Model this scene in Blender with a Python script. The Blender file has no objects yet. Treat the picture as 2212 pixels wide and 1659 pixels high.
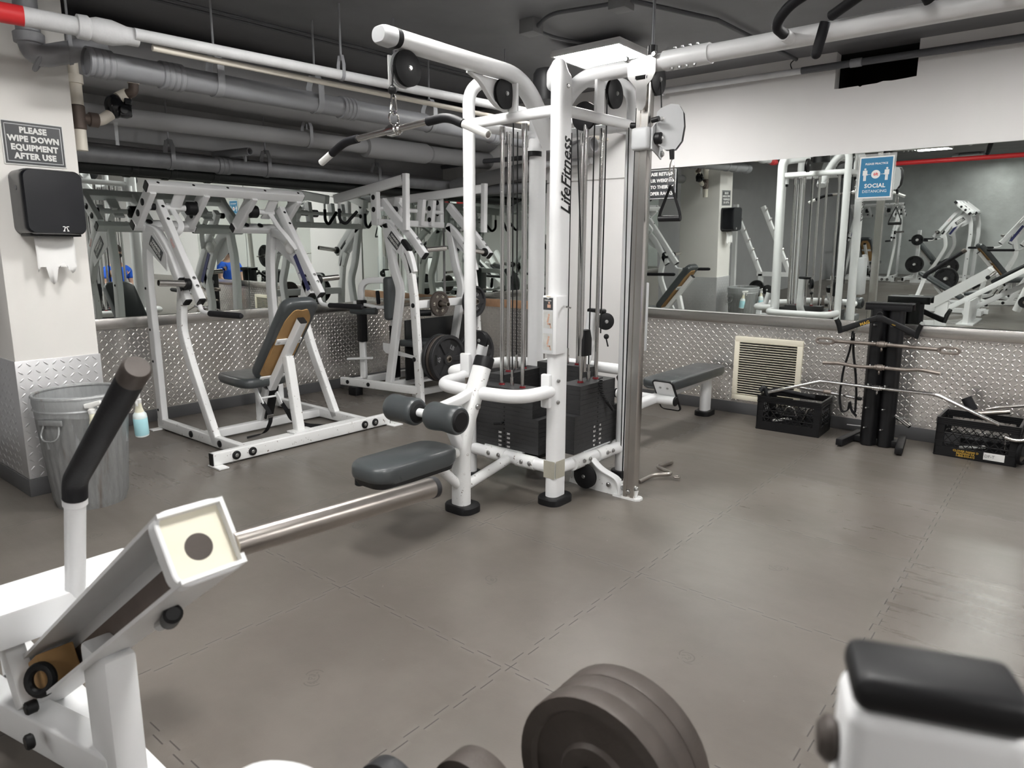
import bpy, bmesh, math, random
from mathutils import Vector as V, Matrix as M, Euler, Quaternion
random.seed(7)
S = bpy.context.scene
COL = S.collection
PI = math.pi

# ---------------------------------------------------------------- camera, world, exposure
CAM_H, PITCH, ROLL, YAW, FPX = 1.42, math.radians(10.87), math.radians(.249), math.radians(39.16), 1501.8
fw = V((-math.sin(YAW)*math.cos(PITCH), math.cos(YAW)*math.cos(PITCH), -math.sin(PITCH)))
r0 = V((math.cos(YAW), math.sin(YAW), 0)); u0 = r0.cross(fw)
rt = r0*math.cos(ROLL)+u0*math.sin(ROLL); up = u0*math.cos(ROLL)-r0*math.sin(ROLL)
cd = bpy.data.cameras.new('camera'); cam = bpy.data.objects.new('camera', cd); COL.objects.link(cam)
mw = M((rt, up, -fw)).transposed().to_4x4(); mw.translation = (0, 0, CAM_H); cam.matrix_world = mw
cd.sensor_width = 36; cd.lens = 36*FPX/2212; cd.clip_start = .02
cd.dof.use_dof = True; cd.dof.focus_distance = 4.2; cd.dof.aperture_fstop = 5.0
S.camera = cam
W = bpy.data.worlds.new('world'); S.world = W; W.use_nodes = True
W.node_tree.nodes['Background'].inputs[0].default_value = (.8, .85, .9, 1)
W.node_tree.nodes['Background'].inputs[1].default_value = .02
S.view_settings.view_transform = 'Standard'; S.view_settings.look = 'None'
S.view_settings.gamma = 1; S.view_settings.use_curve_mapping = False
S.view_settings.exposure = 0.0
LIGHT = 66.0                                            # panel light strength

XL, YB, ZC = -5.914, 5.977, 2.92                        # left wall, back wall, ceiling
XR, YF = 3.6, -9.7

# ---------------------------------------------------------------- materials
MAT = {}
def node(nt, t, **kw):
    n = nt.nodes.new(t)
    for k, v in kw.items(): setattr(n, k, v)
    return n
def mth(nt, op, a, b=None, c=None, clamp=False):
    n = nt.nodes.new('ShaderNodeMath'); n.operation = op; n.use_clamp = clamp
    for i, v in enumerate((a, b, c)):
        if v is None: continue
        if isinstance(v, (int, float)): n.inputs[i].default_value = v
        else: nt.links.new(v, n.inputs[i])
    return n.outputs[0]
def mixc(nt, f, a, b):
    n = nt.nodes.new('ShaderNodeMix'); n.data_type = 'RGBA'
    if isinstance(f, (int, float)): n.inputs[0].default_value = f
    else: nt.links.new(f, n.inputs[0])
    for i, v in ((6, a), (7, b)):
        if isinstance(v, tuple): n.inputs[i].default_value = v if len(v) == 4 else (*v, 1)
        else: nt.links.new(v, n.inputs[i])
    return n.outputs[2]
def noise(nt, co, scale, detail=4, rough=.55):
    n = nt.nodes.new('ShaderNodeTexNoise'); n.inputs['Scale'].default_value = scale
    n.inputs['Detail'].default_value = detail; n.inputs['Roughness'].default_value = rough
    nt.links.new(co, n.inputs['Vector']); return n.outputs['Fac']
def sstep(nt, x, a, b):
    n = nt.nodes.new('ShaderNodeMapRange'); n.interpolation_type = 'SMOOTHSTEP'
    nt.links.new(x, n.inputs[0]); n.inputs[1].default_value = a; n.inputs[2].default_value = b
    return n.outputs[0]
def bump(nt, h, strength, dist, bs):
    n = nt.nodes.new('ShaderNodeBump'); n.inputs['Strength'].default_value = strength; n.inputs['Distance'].default_value = dist
    nt.links.new(h, n.inputs['Height']); nt.links.new(n.outputs[0], bs.inputs['Normal'])
def base(name):
    m = bpy.data.materials.new(name); m.use_nodes = True; nt = m.node_tree
    bs = nt.nodes['Principled BSDF']; MAT[name] = m
    co = nt.nodes.new('ShaderNodeTexCoord').outputs['Object']
    return m, nt, bs, co
def pm(name, col, rough=.5, metal=0., var=.12, vs=9., bmp=0., bs_=60., chips=0., chipcol=(.16, .12, .1), rv=.08, spec=.5, emit=0, chipscale=38):
    m, nt, bs, co = base(name)
    nz = noise(nt, co, vs)
    dark = tuple(c*(1-var) for c in col); light = tuple(min(1, c*(1+var)) for c in col)
    c = mixc(nt, nz, dark, light)
    if chips:
        n2 = noise(nt, co, chipscale, 6, .65); k = sstep(nt, n2, 1-chips, 1-chips+.03)
        c = mixc(nt, k, c, chipcol)
    nt.links.new(c, bs.inputs['Base Color'])
    bs.inputs['Metallic'].default_value = metal
    r = mth(nt, 'MULTIPLY_ADD', noise(nt, co, vs*2.3), 2*rv, rough-rv); nt.links.new(r, bs.inputs['Roughness'])
    bs.inputs['Specular IOR Level'].default_value = spec
    if bmp: bump(nt, noise(nt, co, bs_, 5), bmp, .004, bs)
    if emit:
        bs.inputs['Emission Color'].default_value = (1, .985, .96, 1); bs.inputs['Emission Strength'].default_value = emit
    return m
pm('white', (.80, .805, .81), .34, var=.03)
pm('white_worn', (.80, .805, .80), .38, var=.04, chips=.365)
pm('white_wall', (.80, .785, .775), .6, var=.04, vs=2.2, bmp=.05)
pm('plaster', (.83, .81, .775), .62, var=.05, vs=3, bmp=.12, bs_=22)
pm('grey_wall', (.34, .34, .345), .7, var=.1, vs=3, bmp=.08)
pm('soffit', (.30, .30, .305), .65, var=.1, vs=2.4, bmp=.12, bs_=14)
pm('ceiling_dark', (.19, .19, .20), .55, var=.3, vs=1.6, bmp=.15, bs_=10)
pm('pipe_grey', (.27, .275, .29), .5, var=.14, vs=7, bmp=.15, bs_=40)
pm('pipe_galv', (.32, .325, .34), .5, metal=.3, var=.4, vs=6, bmp=.1, bs_=40)
pm('pipe_black', (.020, .023, .022), .4, var=.3, vs=5)
pm('pipe_white', (.64, .645, .655), .5, var=.2, vs=9, bmp=.35, bs_=45, chips=.27, chipcol=(.35, .35, .36), chipscale=60)
pm('pipe_red', (.72, .035, .04), .4, var=.1)
pm('conduit', (.10, .102, .11), .5, var=.2, metal=.2)
pm('rubber_base', (.085, .085, .088), .45, var=.2, vs=3)
pm('black', (.010, .010, .011), .46, var=.25, spec=.28)
pm('black_gloss', (.010, .011, .014), .2, var=.2)
pm('foam', (.011, .011, .013), .6, spec=.25, var=.25, bmp=.2, bs_=150)
pm('iron', (.024, .024, .026), .46, spec=.35, var=.35, vs=14, bmp=.35, bs_=70)
pm('iron_brown', (.062, .050, .043), .55, metal=.2, var=.4, vs=11, bmp=.35, bs_=60)
pm('stack', (.034, .034, .035), .55, spec=.35, var=.2, vs=16, bmp=.15, bs_=120)
pm('chrome', (.62, .61, .60), .15, metal=1, var=.05, rv=.02)
pm('steel', (.62, .60, .575), .26, metal=1, var=.04, vs=3, rv=.02)
pm('steel_worn', (.40, .37, .34), .30, metal=1, var=.2, vs=9, rv=.05)
pm('rusty_steel', (.30, .262, .235), .42, metal=.9, var=.4, vs=26)
pm('bolt_steel', (.5, .5, .5), .3, metal=1)
pm('vinyl', (.064, .071, .074), .31, var=.12, vs=5, bmp=.12, bs_=260)
pm('vinyl_black', (.011, .012, .013), .4, spec=.35, var=.2, bmp=.1, bs_=220)
pm('plywood', (.44, .26, .105), .7, var=.25, vs=7)
pm('wood_torn', (.42, .25, .15), .8, var=.5, vs=11, bmp=.4)
pm('cream', (.80, .755, .62), .5, var=.05, vs=5)
pm('cream_pipe', (.78, .73, .64), .5, var=.1)
pm('brown_fit', (.13, .10, .085), .5, metal=.3, var=.3)
pm('sign_black', (.055, .058, .062), .4, var=.1)
pm('sign_white', (.82, .82, .80), .5, var=.03)
pm('sign_blue', (.025, .19, .36), .4, var=.04)
pm('sign_red', (.72, .05, .05), .5)
pm('label_grey', (.55, .56, .57), .45, var=.08)
pm('label_blue', (.04, .045, .16), .4, var=.3, vs=40)
pm('label_tan', (.42, .40, .33), .6, var=.2)
pm('skin', (.55, .34, .25), .5, var=.1)
pm('blue_cloth', (.02, .13, .72), .75, var=.15, bmp=.2, bs_=90)
pm('shorts', (.02, .02, .025), .8)
pm('hair', (.02, .013, .010), .6, var=.3, bmp=.5, bs_=90)
pm('paper', (.86, .855, .84), .8, var=.03, vs=6, bmp=.4, bs_=22)
pm('nozzle', (.82, .82, .80), .4, var=.03)
pm('bottle_cream', (.78, .76, .60), .4, var=.05)
pm('red_anod', (.22, .02, .025), .35, metal=.5)
pm('gold_text', (.55, .34, .05), .5)
pm('void', (.004, .004, .004), .9)
pm('foil', (.66, .69, .68), .36, metal=.45, var=.22, vs=3, bmp=.9, bs_=9, rv=.12)
pm('grey_box', (.20, .20, .205), .55, var=.1)
pm('strap', (.010, .010, .011), .8, spec=.2, var=.2, bmp=.3, bs_=200)
pm('lamp_frame', (.80, .80, .80), .5, var=.03)
pm('lamp_diffuser', (.9, .9, .88), .5, var=0, emit=LIGHT)
pm('pink_text', (.75, .35, .32), .5)
# stick-on instruction card
pm('card_grey', (.50, .50, .48), .45, var=.25, vs=26)
def wear_galv():
    m, nt, bs, co = base('galvanised')
    sp = nt.nodes.new('ShaderNodeMapping'); sp.inputs['Scale'].default_value = (1, 1, .14); nt.links.new(co, sp.inputs[0])
    a = noise(nt, sp.outputs[0], 55, 5, .7); b = noise(nt, co, 7, 3)
    c = mixc(nt, a, (.20, .205, .205), (.46, .47, .47)); 
    rust = mth(nt, 'MULTIPLY', sstep(nt, noise(nt, sp.outputs[0], 9, 4), .62, .74), .6)
    c = mixc(nt, rust, c, (.17, .12, .09))
    nt.links.new(c, bs.inputs['Base Color']); bs.inputs['Metallic'].default_value = .55
    nt.links.new(mth(nt, 'MULTIPLY_ADD', b, .25, .38), bs.inputs['Roughness']); bump(nt, a, .15, .003, bs)
wear_galv()
def diamond(name, col, rough, metal):
    m, nt, bs, co = base(name)
    nz = noise(nt, co, 5)
    c = mixc(nt, nz, tuple(x*.985 for x in col), tuple(min(1, x*1.03) for x in col))
    nt.links.new(c, bs.inputs['Base Color']); bs.inputs['Metallic'].default_value = metal
    nt.links.new(mth(nt, 'MULTIPLY_ADD', nz, .04, rough-.02), bs.inputs['Roughness'])
diamond('diamond_steel', (.80, .775, .745), .24, .86)
diamond('diamond_alu', (.72, .72, .73), .34, .7)
def mirror_mat():
    m, nt, bs, co = base('mirror')
    bs.inputs['Base Color'].default_value = (.80, .84, .81, 1); bs.inputs['Metallic'].default_value = 1
    bs.inputs['Roughness'].default_value = .0
mirror_mat()
def floor_mat():
    m, nt, bs, co = base('rubber_floor')
    geo = nt.nodes.new('ShaderNodeNewGeometry').outputs['Position']
    s = nt.nodes.new('ShaderNodeSeparateXYZ'); nt.links.new(geo, s.inputs[0])
    T = .925
    def seam(p, q, off):
        sq = mth(nt, 'SUBTRACT', mth(nt, 'MULTIPLY', mth(nt, 'ROUND', mth(nt, 'FRACT', mth(nt, 'DIVIDE', q, .128))), .020), .010)
        a = mth(nt, 'DIVIDE', mth(nt, 'ADD', mth(nt, 'ADD', p, off), sq), T)
        f = mth(nt, 'ABSOLUTE', mth(nt, 'SUBTRACT', mth(nt, 'FRACT', mth(nt, 'ADD', a, .5)), .5))
        cell = mth(nt, 'FLOOR', mth(nt, 'ADD', a, 100.0))
        return f, cell
    fx, cx = seam(s.outputs[0], s.outputs[1], 1.39); fy, cy = seam(s.outputs[1], s.outputs[0], -2.61)
    f = mth(nt, 'MINIMUM', fx, fy)
    line = sstep(nt, f, .0030, .0012)
    edge = sstep(nt, f, .03, .0)
    n1 = noise(nt, co, 1.3, 6, .62); n2 = noise(nt, co, 14, 5, .6)
    mp = nt.nodes.new('ShaderNodeMapping'); mp.inputs['Rotation'].default_value = (0, 0, .8); mp.inputs['Scale'].default_value = (1, 7, 1)
    nt.links.new(co, mp.inputs[0]); n3 = noise(nt, mp.outputs[0], 2.2, 6, .7)
    wn = nt.nodes.new('ShaderNodeTexWhiteNoise'); cb = nt.nodes.new('ShaderNodeCombineXYZ')
    nt.links.new(cx, cb.inputs[0]); nt.links.new(cy, cb.inputs[1]); nt.links.new(cb.outputs[0], wn.inputs['Vector'])
    c = mixc(nt, sstep(nt, n1, .3, .7), (.098, .085, .073), (.152, .135, .118))
    c = mixc(nt, mth(nt, 'MULTIPLY', n3, .35), c, (.172, .155, .138))
    c = mixc(nt, mth(nt, 'MULTIPLY', wn.outputs['Value'], .22), c, (.125, .112, .10))
    c = mixc(nt, mth(nt, 'MULTIPLY', edge, .10), c, (.26, .25, .235))
    c = mixc(nt, mth(nt, 'MULTIPLY', sstep(nt, noise(nt, co, 30, 3), .73, .78), .3), c, (.33, .32, .30))
    dx = mth(nt, 'SUBTRACT', .5, fx); dy = mth(nt, 'SUBTRACT', .5, fy)
    rad = mth(nt, 'SQRT', mth(nt, 'ADD', mth(nt, 'MULTIPLY', dx, dx), mth(nt, 'MULTIPLY', dy, dy)))
    ring = mth(nt, 'MULTIPLY', sstep(nt, mth(nt, 'ABSOLUTE', mth(nt, 'SUBTRACT', rad, .033)), .0035, .0015), .5)
    bar = mth(nt, 'MULTIPLY', mth(nt, 'MULTIPLY', sstep(nt, rad, .024, .020), sstep(nt, noise(nt, co, 95, 2), .50, .56)), .4)
    mark = mth(nt, 'MAXIMUM', ring, bar)
    c = mixc(nt, mark, c, (.060, .054, .048))
    c = mixc(nt, mth(nt, 'MULTIPLY', line, .95), c, (.045, .040, .036))
    nt.links.new(c, bs.inputs['Base Color'])
    rr = mth(nt, 'MULTIPLY_ADD', n3, .22, .17); rr = mth(nt, 'ADD', rr, mth(nt, 'MULTIPLY', wn.outputs['Value'], .14))
    nt.links.new(rr, bs.inputs['Roughness']); bs.inputs['Specular IOR Level'].default_value = .42
    h = mth(nt, 'SUBTRACT', mth(nt, 'MULTIPLY', noise(nt, co, 170, 3), .25), mth(nt, 'MULTIPLY', line, 1.0))
    h = mth(nt, 'ADD', h, mth(nt, 'MULTIPLY', noise(nt, co, 5, 3), .9))
    bump(nt, h, .28, .004, bs)
floor_mat()
def glassy(name, col, rough, alpha, tr=0.9):
    m, nt, bs, co = base(name)
    nz = noise(nt, co, 12)
    nt.links.new(mixc(nt, nz, tuple(c*.95 for c in col), col), bs.inputs['Base Color'])
    bs.inputs['Roughness'].default_value = rough; bs.inputs['Alpha'].default_value = alpha
glassy('film', (.85, .88, .9), .18, .16)
glassy('sleeve', (.9, .9, .9), .1, .18)
pm('bottle_clear', (.74, .82, .82), .25, var=.03)
pm('liquid_blue', (.42, .72, .78), .25, var=.04)

# ---------------------------------------------------------------- mesh builder
def fillet(pts, rad, n=6):
    pts = [V(p) for p in pts]; out = [pts[0]]
    for i in range(1, len(pts)-1):
        r = rad[i-1] if isinstance(rad, (list, tuple)) else rad
        a, b, c = pts[i-1], pts[i], pts[i+1]
        d1 = (a-b); d2 = (c-b); l = min(r, d1.length*.49, d2.length*.49)
        if l < 1e-4: out.append(b); continue
        p1 = b+d1.normalized()*l; p2 = b+d2.normalized()*l
        for k in range(n+1):
            t = k/n; out.append(p1*(1-t)**2+b*2*t*(1-t)+p2*t*t)
    out.append(pts[-1]); return out
def rrect(w, h, r, n=4):
    r = min(r, w*.499, h*.499); out = []
    for cx, cy, a0 in ((w/2-r, h/2-r, 0), (-w/2+r, h/2-r, PI/2), (-w/2+r, -h/2+r, PI), (w/2-r, -h/2+r, 1.5*PI)):
        for k in range(n+1):
            a = a0+PI/2*k/n; out.append((cx+r*math.cos(a), cy+r*math.sin(a)))
    return out
class MB:
    def __init__(s): s.b = bmesh.new()
    def _loops(s, rings, cap=True, closed=False):
        b = s.b; vr = [[b.verts.new(p) for p in r] for r in rings]; n = len(vr[0])
        for i in range(len(vr)-(0 if closed else 1)):
            A, B = vr[i], vr[(i+1) % len(vr)]
            for j in range(n):
                try: b.faces.new((A[j], A[(j+1) % n], B[(j+1) % n], B[j]))
                except ValueError: pass
        if cap and not closed:
            b.faces.new(vr[0][::-1]); b.faces.new(vr[-1])
        return s
    def sweep(s, pts, sec, nrm=None, cap=True, closed=False, scales=None):
        """sec: 2d section (a along nrm, b along t x nrm)"""
        pts = [V(p) for p in pts]; rings = []; n = len(pts)
        N = V(nrm).normalized() if nrm else None
        for i, p in enumerate(pts):
            if closed: t = (pts[(i+1) % n]-pts[i-1])
            elif i == 0: t = pts[1]-p
            elif i == n-1: t = p-pts[i-1]
            else: t = (pts[i+1]-p).normalized()+(p-pts[i-1]).normalized()
            t = t.normalized()
            if N is None:
                N = t.orthogonal().normalized(); prev = t
            elif nrm is None:
                N = (prev.rotation_difference(t) @ N).normalized(); prev = t
            a = (N-t*N.dot(t)).normalized(); bb = t.cross(a)
            k = scales[i] if scales else 1.
            rings.append([p+a*(q[0]*k)+bb*(q[1]*k) for q in sec])
        return s._loops(rings, cap, closed)
    def tube(s, pts, r, seg=14, cap=True, closed=False, scales=None):
        return s.sweep(pts, [(r*math.cos(2*PI*k/seg), r*math.sin(2*PI*k/seg)) for k in range(seg)], None, cap, closed, scales)
    def rtube(s, pts, w, h, nrm, r=.008, cap=True, n=3):
        return s.sweep(pts, rrect(w, h, r, n), nrm, cap)
    def box(s, c, size, rot=None, bev=0., seg=2):
        t = bmesh.new(); bmesh.ops.create_cube(t, size=1)
        bmesh.ops.scale(t, vec=size, verts=t.verts)
        if bev: bmesh.ops.bevel(t, geom=list(t.edges), offset=bev, segments=seg, profile=.5, affect='EDGES')
        mat = (rot.to_matrix() if isinstance(rot, (Euler, Quaternion)) else rot) if rot is not None else M.Identity(3)
        for v in t.verts: v.co = mat @ v.co+V(c)
        return s._merge(t)
    def _merge(s, t):
        mp = {}
        for v in t.verts: mp[v] = s.b.verts.new(v.co)
        for f in t.faces:
            try: s.b.faces.new([mp[v] for v in f.verts])
            except ValueError: pass
        t.free(); return s
    def lathe(s, prof, o, axis=(0, 0, 1), seg=28, cap=True):
        ax = V(axis).normalized(); q = V((0, 0, 1)).rotation_difference(ax); o = V(o)
        rings = [[o+q @ V((max(r, 1e-4)*math.cos(2*PI*k/seg), max(r, 1e-4)*math.sin(2*PI*k/seg), z)) for k in range(seg)] for r, z in prof]
        return s._loops(rings, cap)
    def cyl(s, p0, p1, r, seg=20, bev=0., r2=None):
        p0, p1 = V(p0), V(p1); L = (p1-p0).length; r2 = r if r2 is None else r2
        pr = [(r-bev, 0), (r, bev), (r2, L-bev), (r2-bev, L)] if bev else [(r, 0), (r2, L)]
        return s.lathe(pr, p0, p1-p0, seg)
    def pipe(s, p0, p1, r, wall, seg=22):
        p0, p1 = V(p0), V(p1); L = (p1-p0).length
        return s.lathe([(r-wall, .0), (r, 0), (r, L), (r-wall, L), (r-wall, L-.05 if L > .06 else L*.5), (.0, L-.05 if L > .06 else L*.5)], p0, p1-p0, seg, cap=False)
    def sphere(s, c, r, seg=20):
        r = (r, r, r) if isinstance(r, (int, float)) else r
        t = bmesh.new(); bmesh.ops.create_uvsphere(t, u_segments=seg, v_segments=seg//2+2, radius=1)
        for v in t.verts: v.co = V((v.co.x*r[0], v.co.y*r[1], v.co.z*r[2]))+V(c)
        return s._merge(t)
    def prism(s, poly, o, u, v, t):
        """polygon in the u,v plane at o, extruded by t along u x v"""
        o, u, v = V(o), V(u).normalized(), V(v).normalized(); n = u.cross(v)*t
        a = [o+u*p[0]+v*p[1] for p in poly]
        return s._loops([a, [p+n for p in a]])
    def quad(s, *p):
        s.b.faces.new([s.b.verts.new(V(q)) for q in p]); return s
    def torus(s, c, axis, R, r, seg=32, a0=0., a1=2*PI, ts=10):
        q = V((0, 0, 1)).rotation_difference(V(axis).normalized()); full = abs(a1-a0-2*PI) < 1e-3
        n = seg if full else seg+1
        pts = [V(c)+q @ V((R*math.cos(a0+(a1-a0)*k/seg), R*math.sin(a0+(a1-a0)*k/seg), 0)) for k in range(n)]
        return s.sweep(pts, [(r*math.cos(2*PI*k/ts), r*math.sin(2*PI*k/ts)) for k in range(ts)], tuple(q @ V((0, 0, 1))), True, full)
ROOT = {}
def link(name, me, mat, parent=None, smooth=30):
    me.materials.append(MAT[mat])
    o = bpy.data.objects.new(name, me); COL.objects.link(o)
    if parent is not None: o.parent = parent
    return o
def obj(name, mb, mat, parent=None, label=None, ang=35):
    me = bpy.data.meshes.new(name); bmesh.ops.recalc_face_normals(mb.b, faces=mb.b.faces)
    root = parent
    while root is not None and root.parent is not None: root = root.parent
    off = ROOT.get(root.name, V((0, 0, 0))) if root is not None else V((0, 0, 0))
    if root is None:                                    # own origin: base centre
        xs = [v.co for v in mb.b.verts]
        off = V(((min(p.x for p in xs)+max(p.x for p in xs))/2, (min(p.y for p in xs)+max(p.y for p in xs))/2, min(p.z for p in xs)))
    bmesh.ops.translate(mb.b, vec=-off, verts=mb.b.verts)
    mb.b.to_mesh(me); mb.b.free()
    for p in me.polygons: p.use_smooth = True
    me.set_sharp_from_angle(angle=math.radians(ang))
    o = link(name, me, mat, parent)
    if root is None: o.location = off; ROOT[o.name] = off
    if label: o['label'] = label
    return o
def each(name, mb, mat, parent=None, label=None, ang=35):
    """one object per connected piece of the mesh"""
    b = mb.b; b.verts.index_update(); seen = set(); out = []
    for v in list(b.verts):
        if v in seen: continue
        st = [v]; isl = []; seen.add(v)
        while st:
            q = st.pop(); isl.append(q)
            for e in q.link_edges:
                o = e.other_vert(q)
                if o not in seen: seen.add(o); st.append(o)
        m = MB(); mp = {q: m.b.verts.new(q.co) for q in isl}
        for f in {f for q in isl for f in q.link_faces}: m.b.faces.new([mp[q] for q in f.verts])
        out.append(obj(name, m, mat, parent, label, ang))
    b.free(); return out[0]
def tag(o, label, cat, group=None, kind=None):
    o['label'] = label; o['category'] = cat
    if group: o['group'] = group
    if kind: o['kind'] = kind
    return o
def thing(name, label, cat, loc=(0, 0, 0), group=None):
    o = bpy.data.objects.new(name, None); COL.objects.link(o); o.location = loc; o.empty_display_size = .1
    ROOT[o.name] = V(loc); return tag(o, label, cat, group)
def struct(name, mb, mat, ang=35):
    o = obj(name, mb, mat, None, None, ang); o['kind'] = 'structure'; return o
def copy_tree(o, parent=None):
    c = o.copy(); COL.objects.link(c)
    if parent is not None: c.parent = parent
    for ch in list(o.children): copy_tree(ch, c)
    return c
def text(name, body, mat, parent, loc, u, v, size, align='CENTER', bold=0., shear=0., ext=.0006, width=1., spacing=1., lead=1.):
    cu = bpy.data.curves.new(name, 'FONT'); cu.body = body; cu.size = size; cu.align_x = align; cu.align_y = 'CENTER'
    cu.offset = bold; cu.shear = shear; cu.extrude = ext; cu.space_character = spacing; cu.space_line = lead; cu.resolution_u = 2
    t = bpy.data.objects.new(name, cu); COL.objects.link(t)
    bpy.context.view_layer.update()
    me = bpy.data.meshes.new_from_object(t.evaluated_get(bpy.context.evaluated_depsgraph_get()))
    bpy.data.objects.remove(t); bpy.data.curves.remove(cu)
    u, v = V(u).normalized(), V(v).normalized(); n = u.cross(v)
    root = parent
    while root is not None and root.parent is not None: root = root.parent
    off = ROOT.get(root.name, V((0, 0, 0))) if root is not None else V((0, 0, 0))
    for q in me.vertices: q.co = V(loc)+u*(q.co.x*width)+v*q.co.y+n*q.co.z-off
    me.materials.clear()
    return link(name, me, mat, parent)
def bolt(mb, p, n, r=.012, h=.008):
    p, n = V(p), V(n).normalized(); mb.lathe([(r*1.25, 0), (r*1.25, h*.3), (r, h*.35), (r, h*.8), (r*.8, h), (0, h)], p, n, 8, cap=False)
def lozenges(mb, o, u, v, W_, H_, pitch=.0345, ln=.0168, wd=.0050, ht=.0028):
    """raised tread pattern on a sheet at o spanned by u, v"""
    o, u, v = V(o), V(u), V(v); n = u.cross(v)
    for i in range(int(W_/pitch)):
        for j in range(int(H_/pitch)):
            c = o+u*((i+.5)*pitch)+v*((j+.5)*pitch); s = 1 if (i+j) % 2 else -1
            a = (u+v*s).normalized(); b = n.cross(a)
            vs = [mb.b.verts.new(c+a*(q[0]*ln)+b*(q[1]*wd)+n*(q[2]*ht)) for q in ((-1, 0, 0), (-.55, -1, 0), (.55, -1, 0), (1, 0, 0), (.55, 1, 0), (-.55, 1, 0), (-.62, 0, .8), (0, 0, 1), (.62, 0, .8))]
            for f in ((0, 1, 6), (1, 2, 7, 6), (2, 8, 7), (2, 3, 8), (3, 4, 8), (4, 5, 6, 7), (4, 7, 8), (5, 0, 6)): mb.b.faces.new([vs[k] for k in f])
    return mb
X_, Y_, Z_ = V((1, 0, 0)), V((0, 1, 0)), V((0, 0, 1))

# ---------------------------------------------------------------- room shell
struct('floor', MB().box((-1.2, -1.85, -.05), (9.9, 15.9, .1)), 'rubber_floor')
struct('ceiling', MB().box((-1.2, -1.85, ZC+.05), (9.9, 15.9, .1)), 'ceiling_dark')
struct('wall_left', MB().box((XL-.06, -1.85, 1.46), (.12, 15.9, 2.92)), 'grey_wall')
w = MB(); yb = YB+.06
MX0, MX1, MZ0, MZ1 = -3.283, -.11, .886, 2.162           # shallow niche the large mirror is set into
w.box(((-6.03+MX0)/2, yb, 1.46), (6.03+MX0, .12, 2.92)); w.box(((XR+MX1)/2, yb, MZ1/2), (XR-MX1, .12, MZ1))
w.box(((MX0+MX1)/2, yb, MZ0/2), (MX1-MX0, .12, MZ0)); w.box(((MX0+MX1)/2, YB+.09, (MZ0+MZ1)/2), (MX1-MX0, .06, MZ1-MZ0))
w.box(((MX0-1.678)/2, yb, (MZ1+2.92)/2), (-1.678-MX0, .12, 2.92-MZ1)); w.box(((XR-1.12)/2, yb, (MZ1+2.92)/2), (XR+1.12, .12, 2.92-MZ1))
w.prism([(0, MZ1), (.558, MZ1), (.558, 2.668), (.50, 2.664), (.40, 2.659), (.34, 2.664), (.30, 2.655), (.20, 2.652), (.185, 2.644), (.17, 2.653), (.03, 2.650), (0, 2.652)], (-1.678, YB, 0), X_, Z_, -.12)
struct('wall_back', w, 'white_wall')
struct('wall_right', MB().box((XR+.06, -1.85, 1.46), (.12, 15.9, 2.92)), 'white_wall')
struct('wall_front', MB().box((-1.2, YF-.06, 1.46), (9.9, .12, 2.92)), 'foil')
v = MB()
x0, x1, z0, z1, y1 = -1.70, -1.10, 2.62, 2.92, YB+.6
v.quad((x0, y1, z0), (x1, y1, z0), (x1, y1, z1), (x0, y1, z1)); v.quad((x0, YB+.11, z0), (x0, y1, z0), (x0, y1, z1), (x0, YB+.11, z1))
v.quad((x1, YB+.11, z0), (x1, y1, z0), (x1, y1, z1), (x1, YB+.11, z1)); v.quad((x0, YB+.11, z0), (x1, YB+.11, z0), (x1, y1, z0), (x0, y1, z0))
v.quad((x0, YB+.11, z1), (x1, YB+.11, z1), (x1, y1, z1), (x0, y1, z1))
struct('wall_cavity', v, 'void')
struct('wall_pillar', MB().box((-4.92, 1.4425, 1.46), (.65, .435, 2.92), bev=.006), 'plaster')
struct('wall_pilaster', MB().box((-3.84, YB-.012, 1.045), (1.11, .03, 2.09)).box((-3.84, YB-.012, 2.51), (1.11, .03, .815)), 'white_wall')
# wainscot, ledges, baseboards
struct('trim_1', lozenges(MB().box((XL+.004, 3.55, .445), (.008, 4.82, .70)), (XL+.008, 1.66, .104), Y_, Z_, 4.26, .695), 'diamond_steel', 50)
struct('trim_2', lozenges(MB().box((-5.15, YB-.004, .445), (1.52, .008, .70)), (-5.90, YB-.008, .104), X_, Z_, 1.50, .695), 'diamond_steel', 50)
struct('trim_7', lozenges(MB().box((.16, YB-.004, .445), (6.88, .008, .70)), (-3.27, YB-.008, .104), X_, Z_, 3.9, .695), 'diamond_steel', 50)
p = MB(); p.box((-4.92, 1.4425, .45), (.662, .447, .69), bev=.004); lozenges(p, (-4.589, 1.222, .104), Y_, Z_, .443, .69, .043, .0175, .005, .002); lozenges(p, (-5.24, 1.219, .104), X_, Z_, .6, .69, .043, .0175, .005, .002); lozenges(p, (-4.60, 1.666, .104), -X_, Z_, .64, .69, .043, .0175, .005, .002); struct('trim_3', p, 'diamond_alu')
struct('trim_4', MB().box((XL+.02, 3.55, .8415), (.04, 4.82, .085), bev=.004), 'steel')
struct('trim_5', MB().box((.16, YB-.02, .8415), (6.88, .04, .085), bev=.004), 'steel')
struct('trim_6', MB().box((-5.15, YB-.02, .8415), (1.52, .04, .085), bev=.004), 'wood_torn')
struct('baseboard_left', MB().box((XL+.006, 3.55, .051), (.012, 4.83, .102), bev=.003), 'rubber_base')
struct('baseboard_back', MB().box((-1.16, YB-.006, .051), (9.5, .012, .102), bev=.003), 'rubber_base')
struct('baseboard_pillar', MB().box((-4.92, 1.4425, .052), (.672, .457, .104), bev=.003), 'rubber_base')

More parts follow.
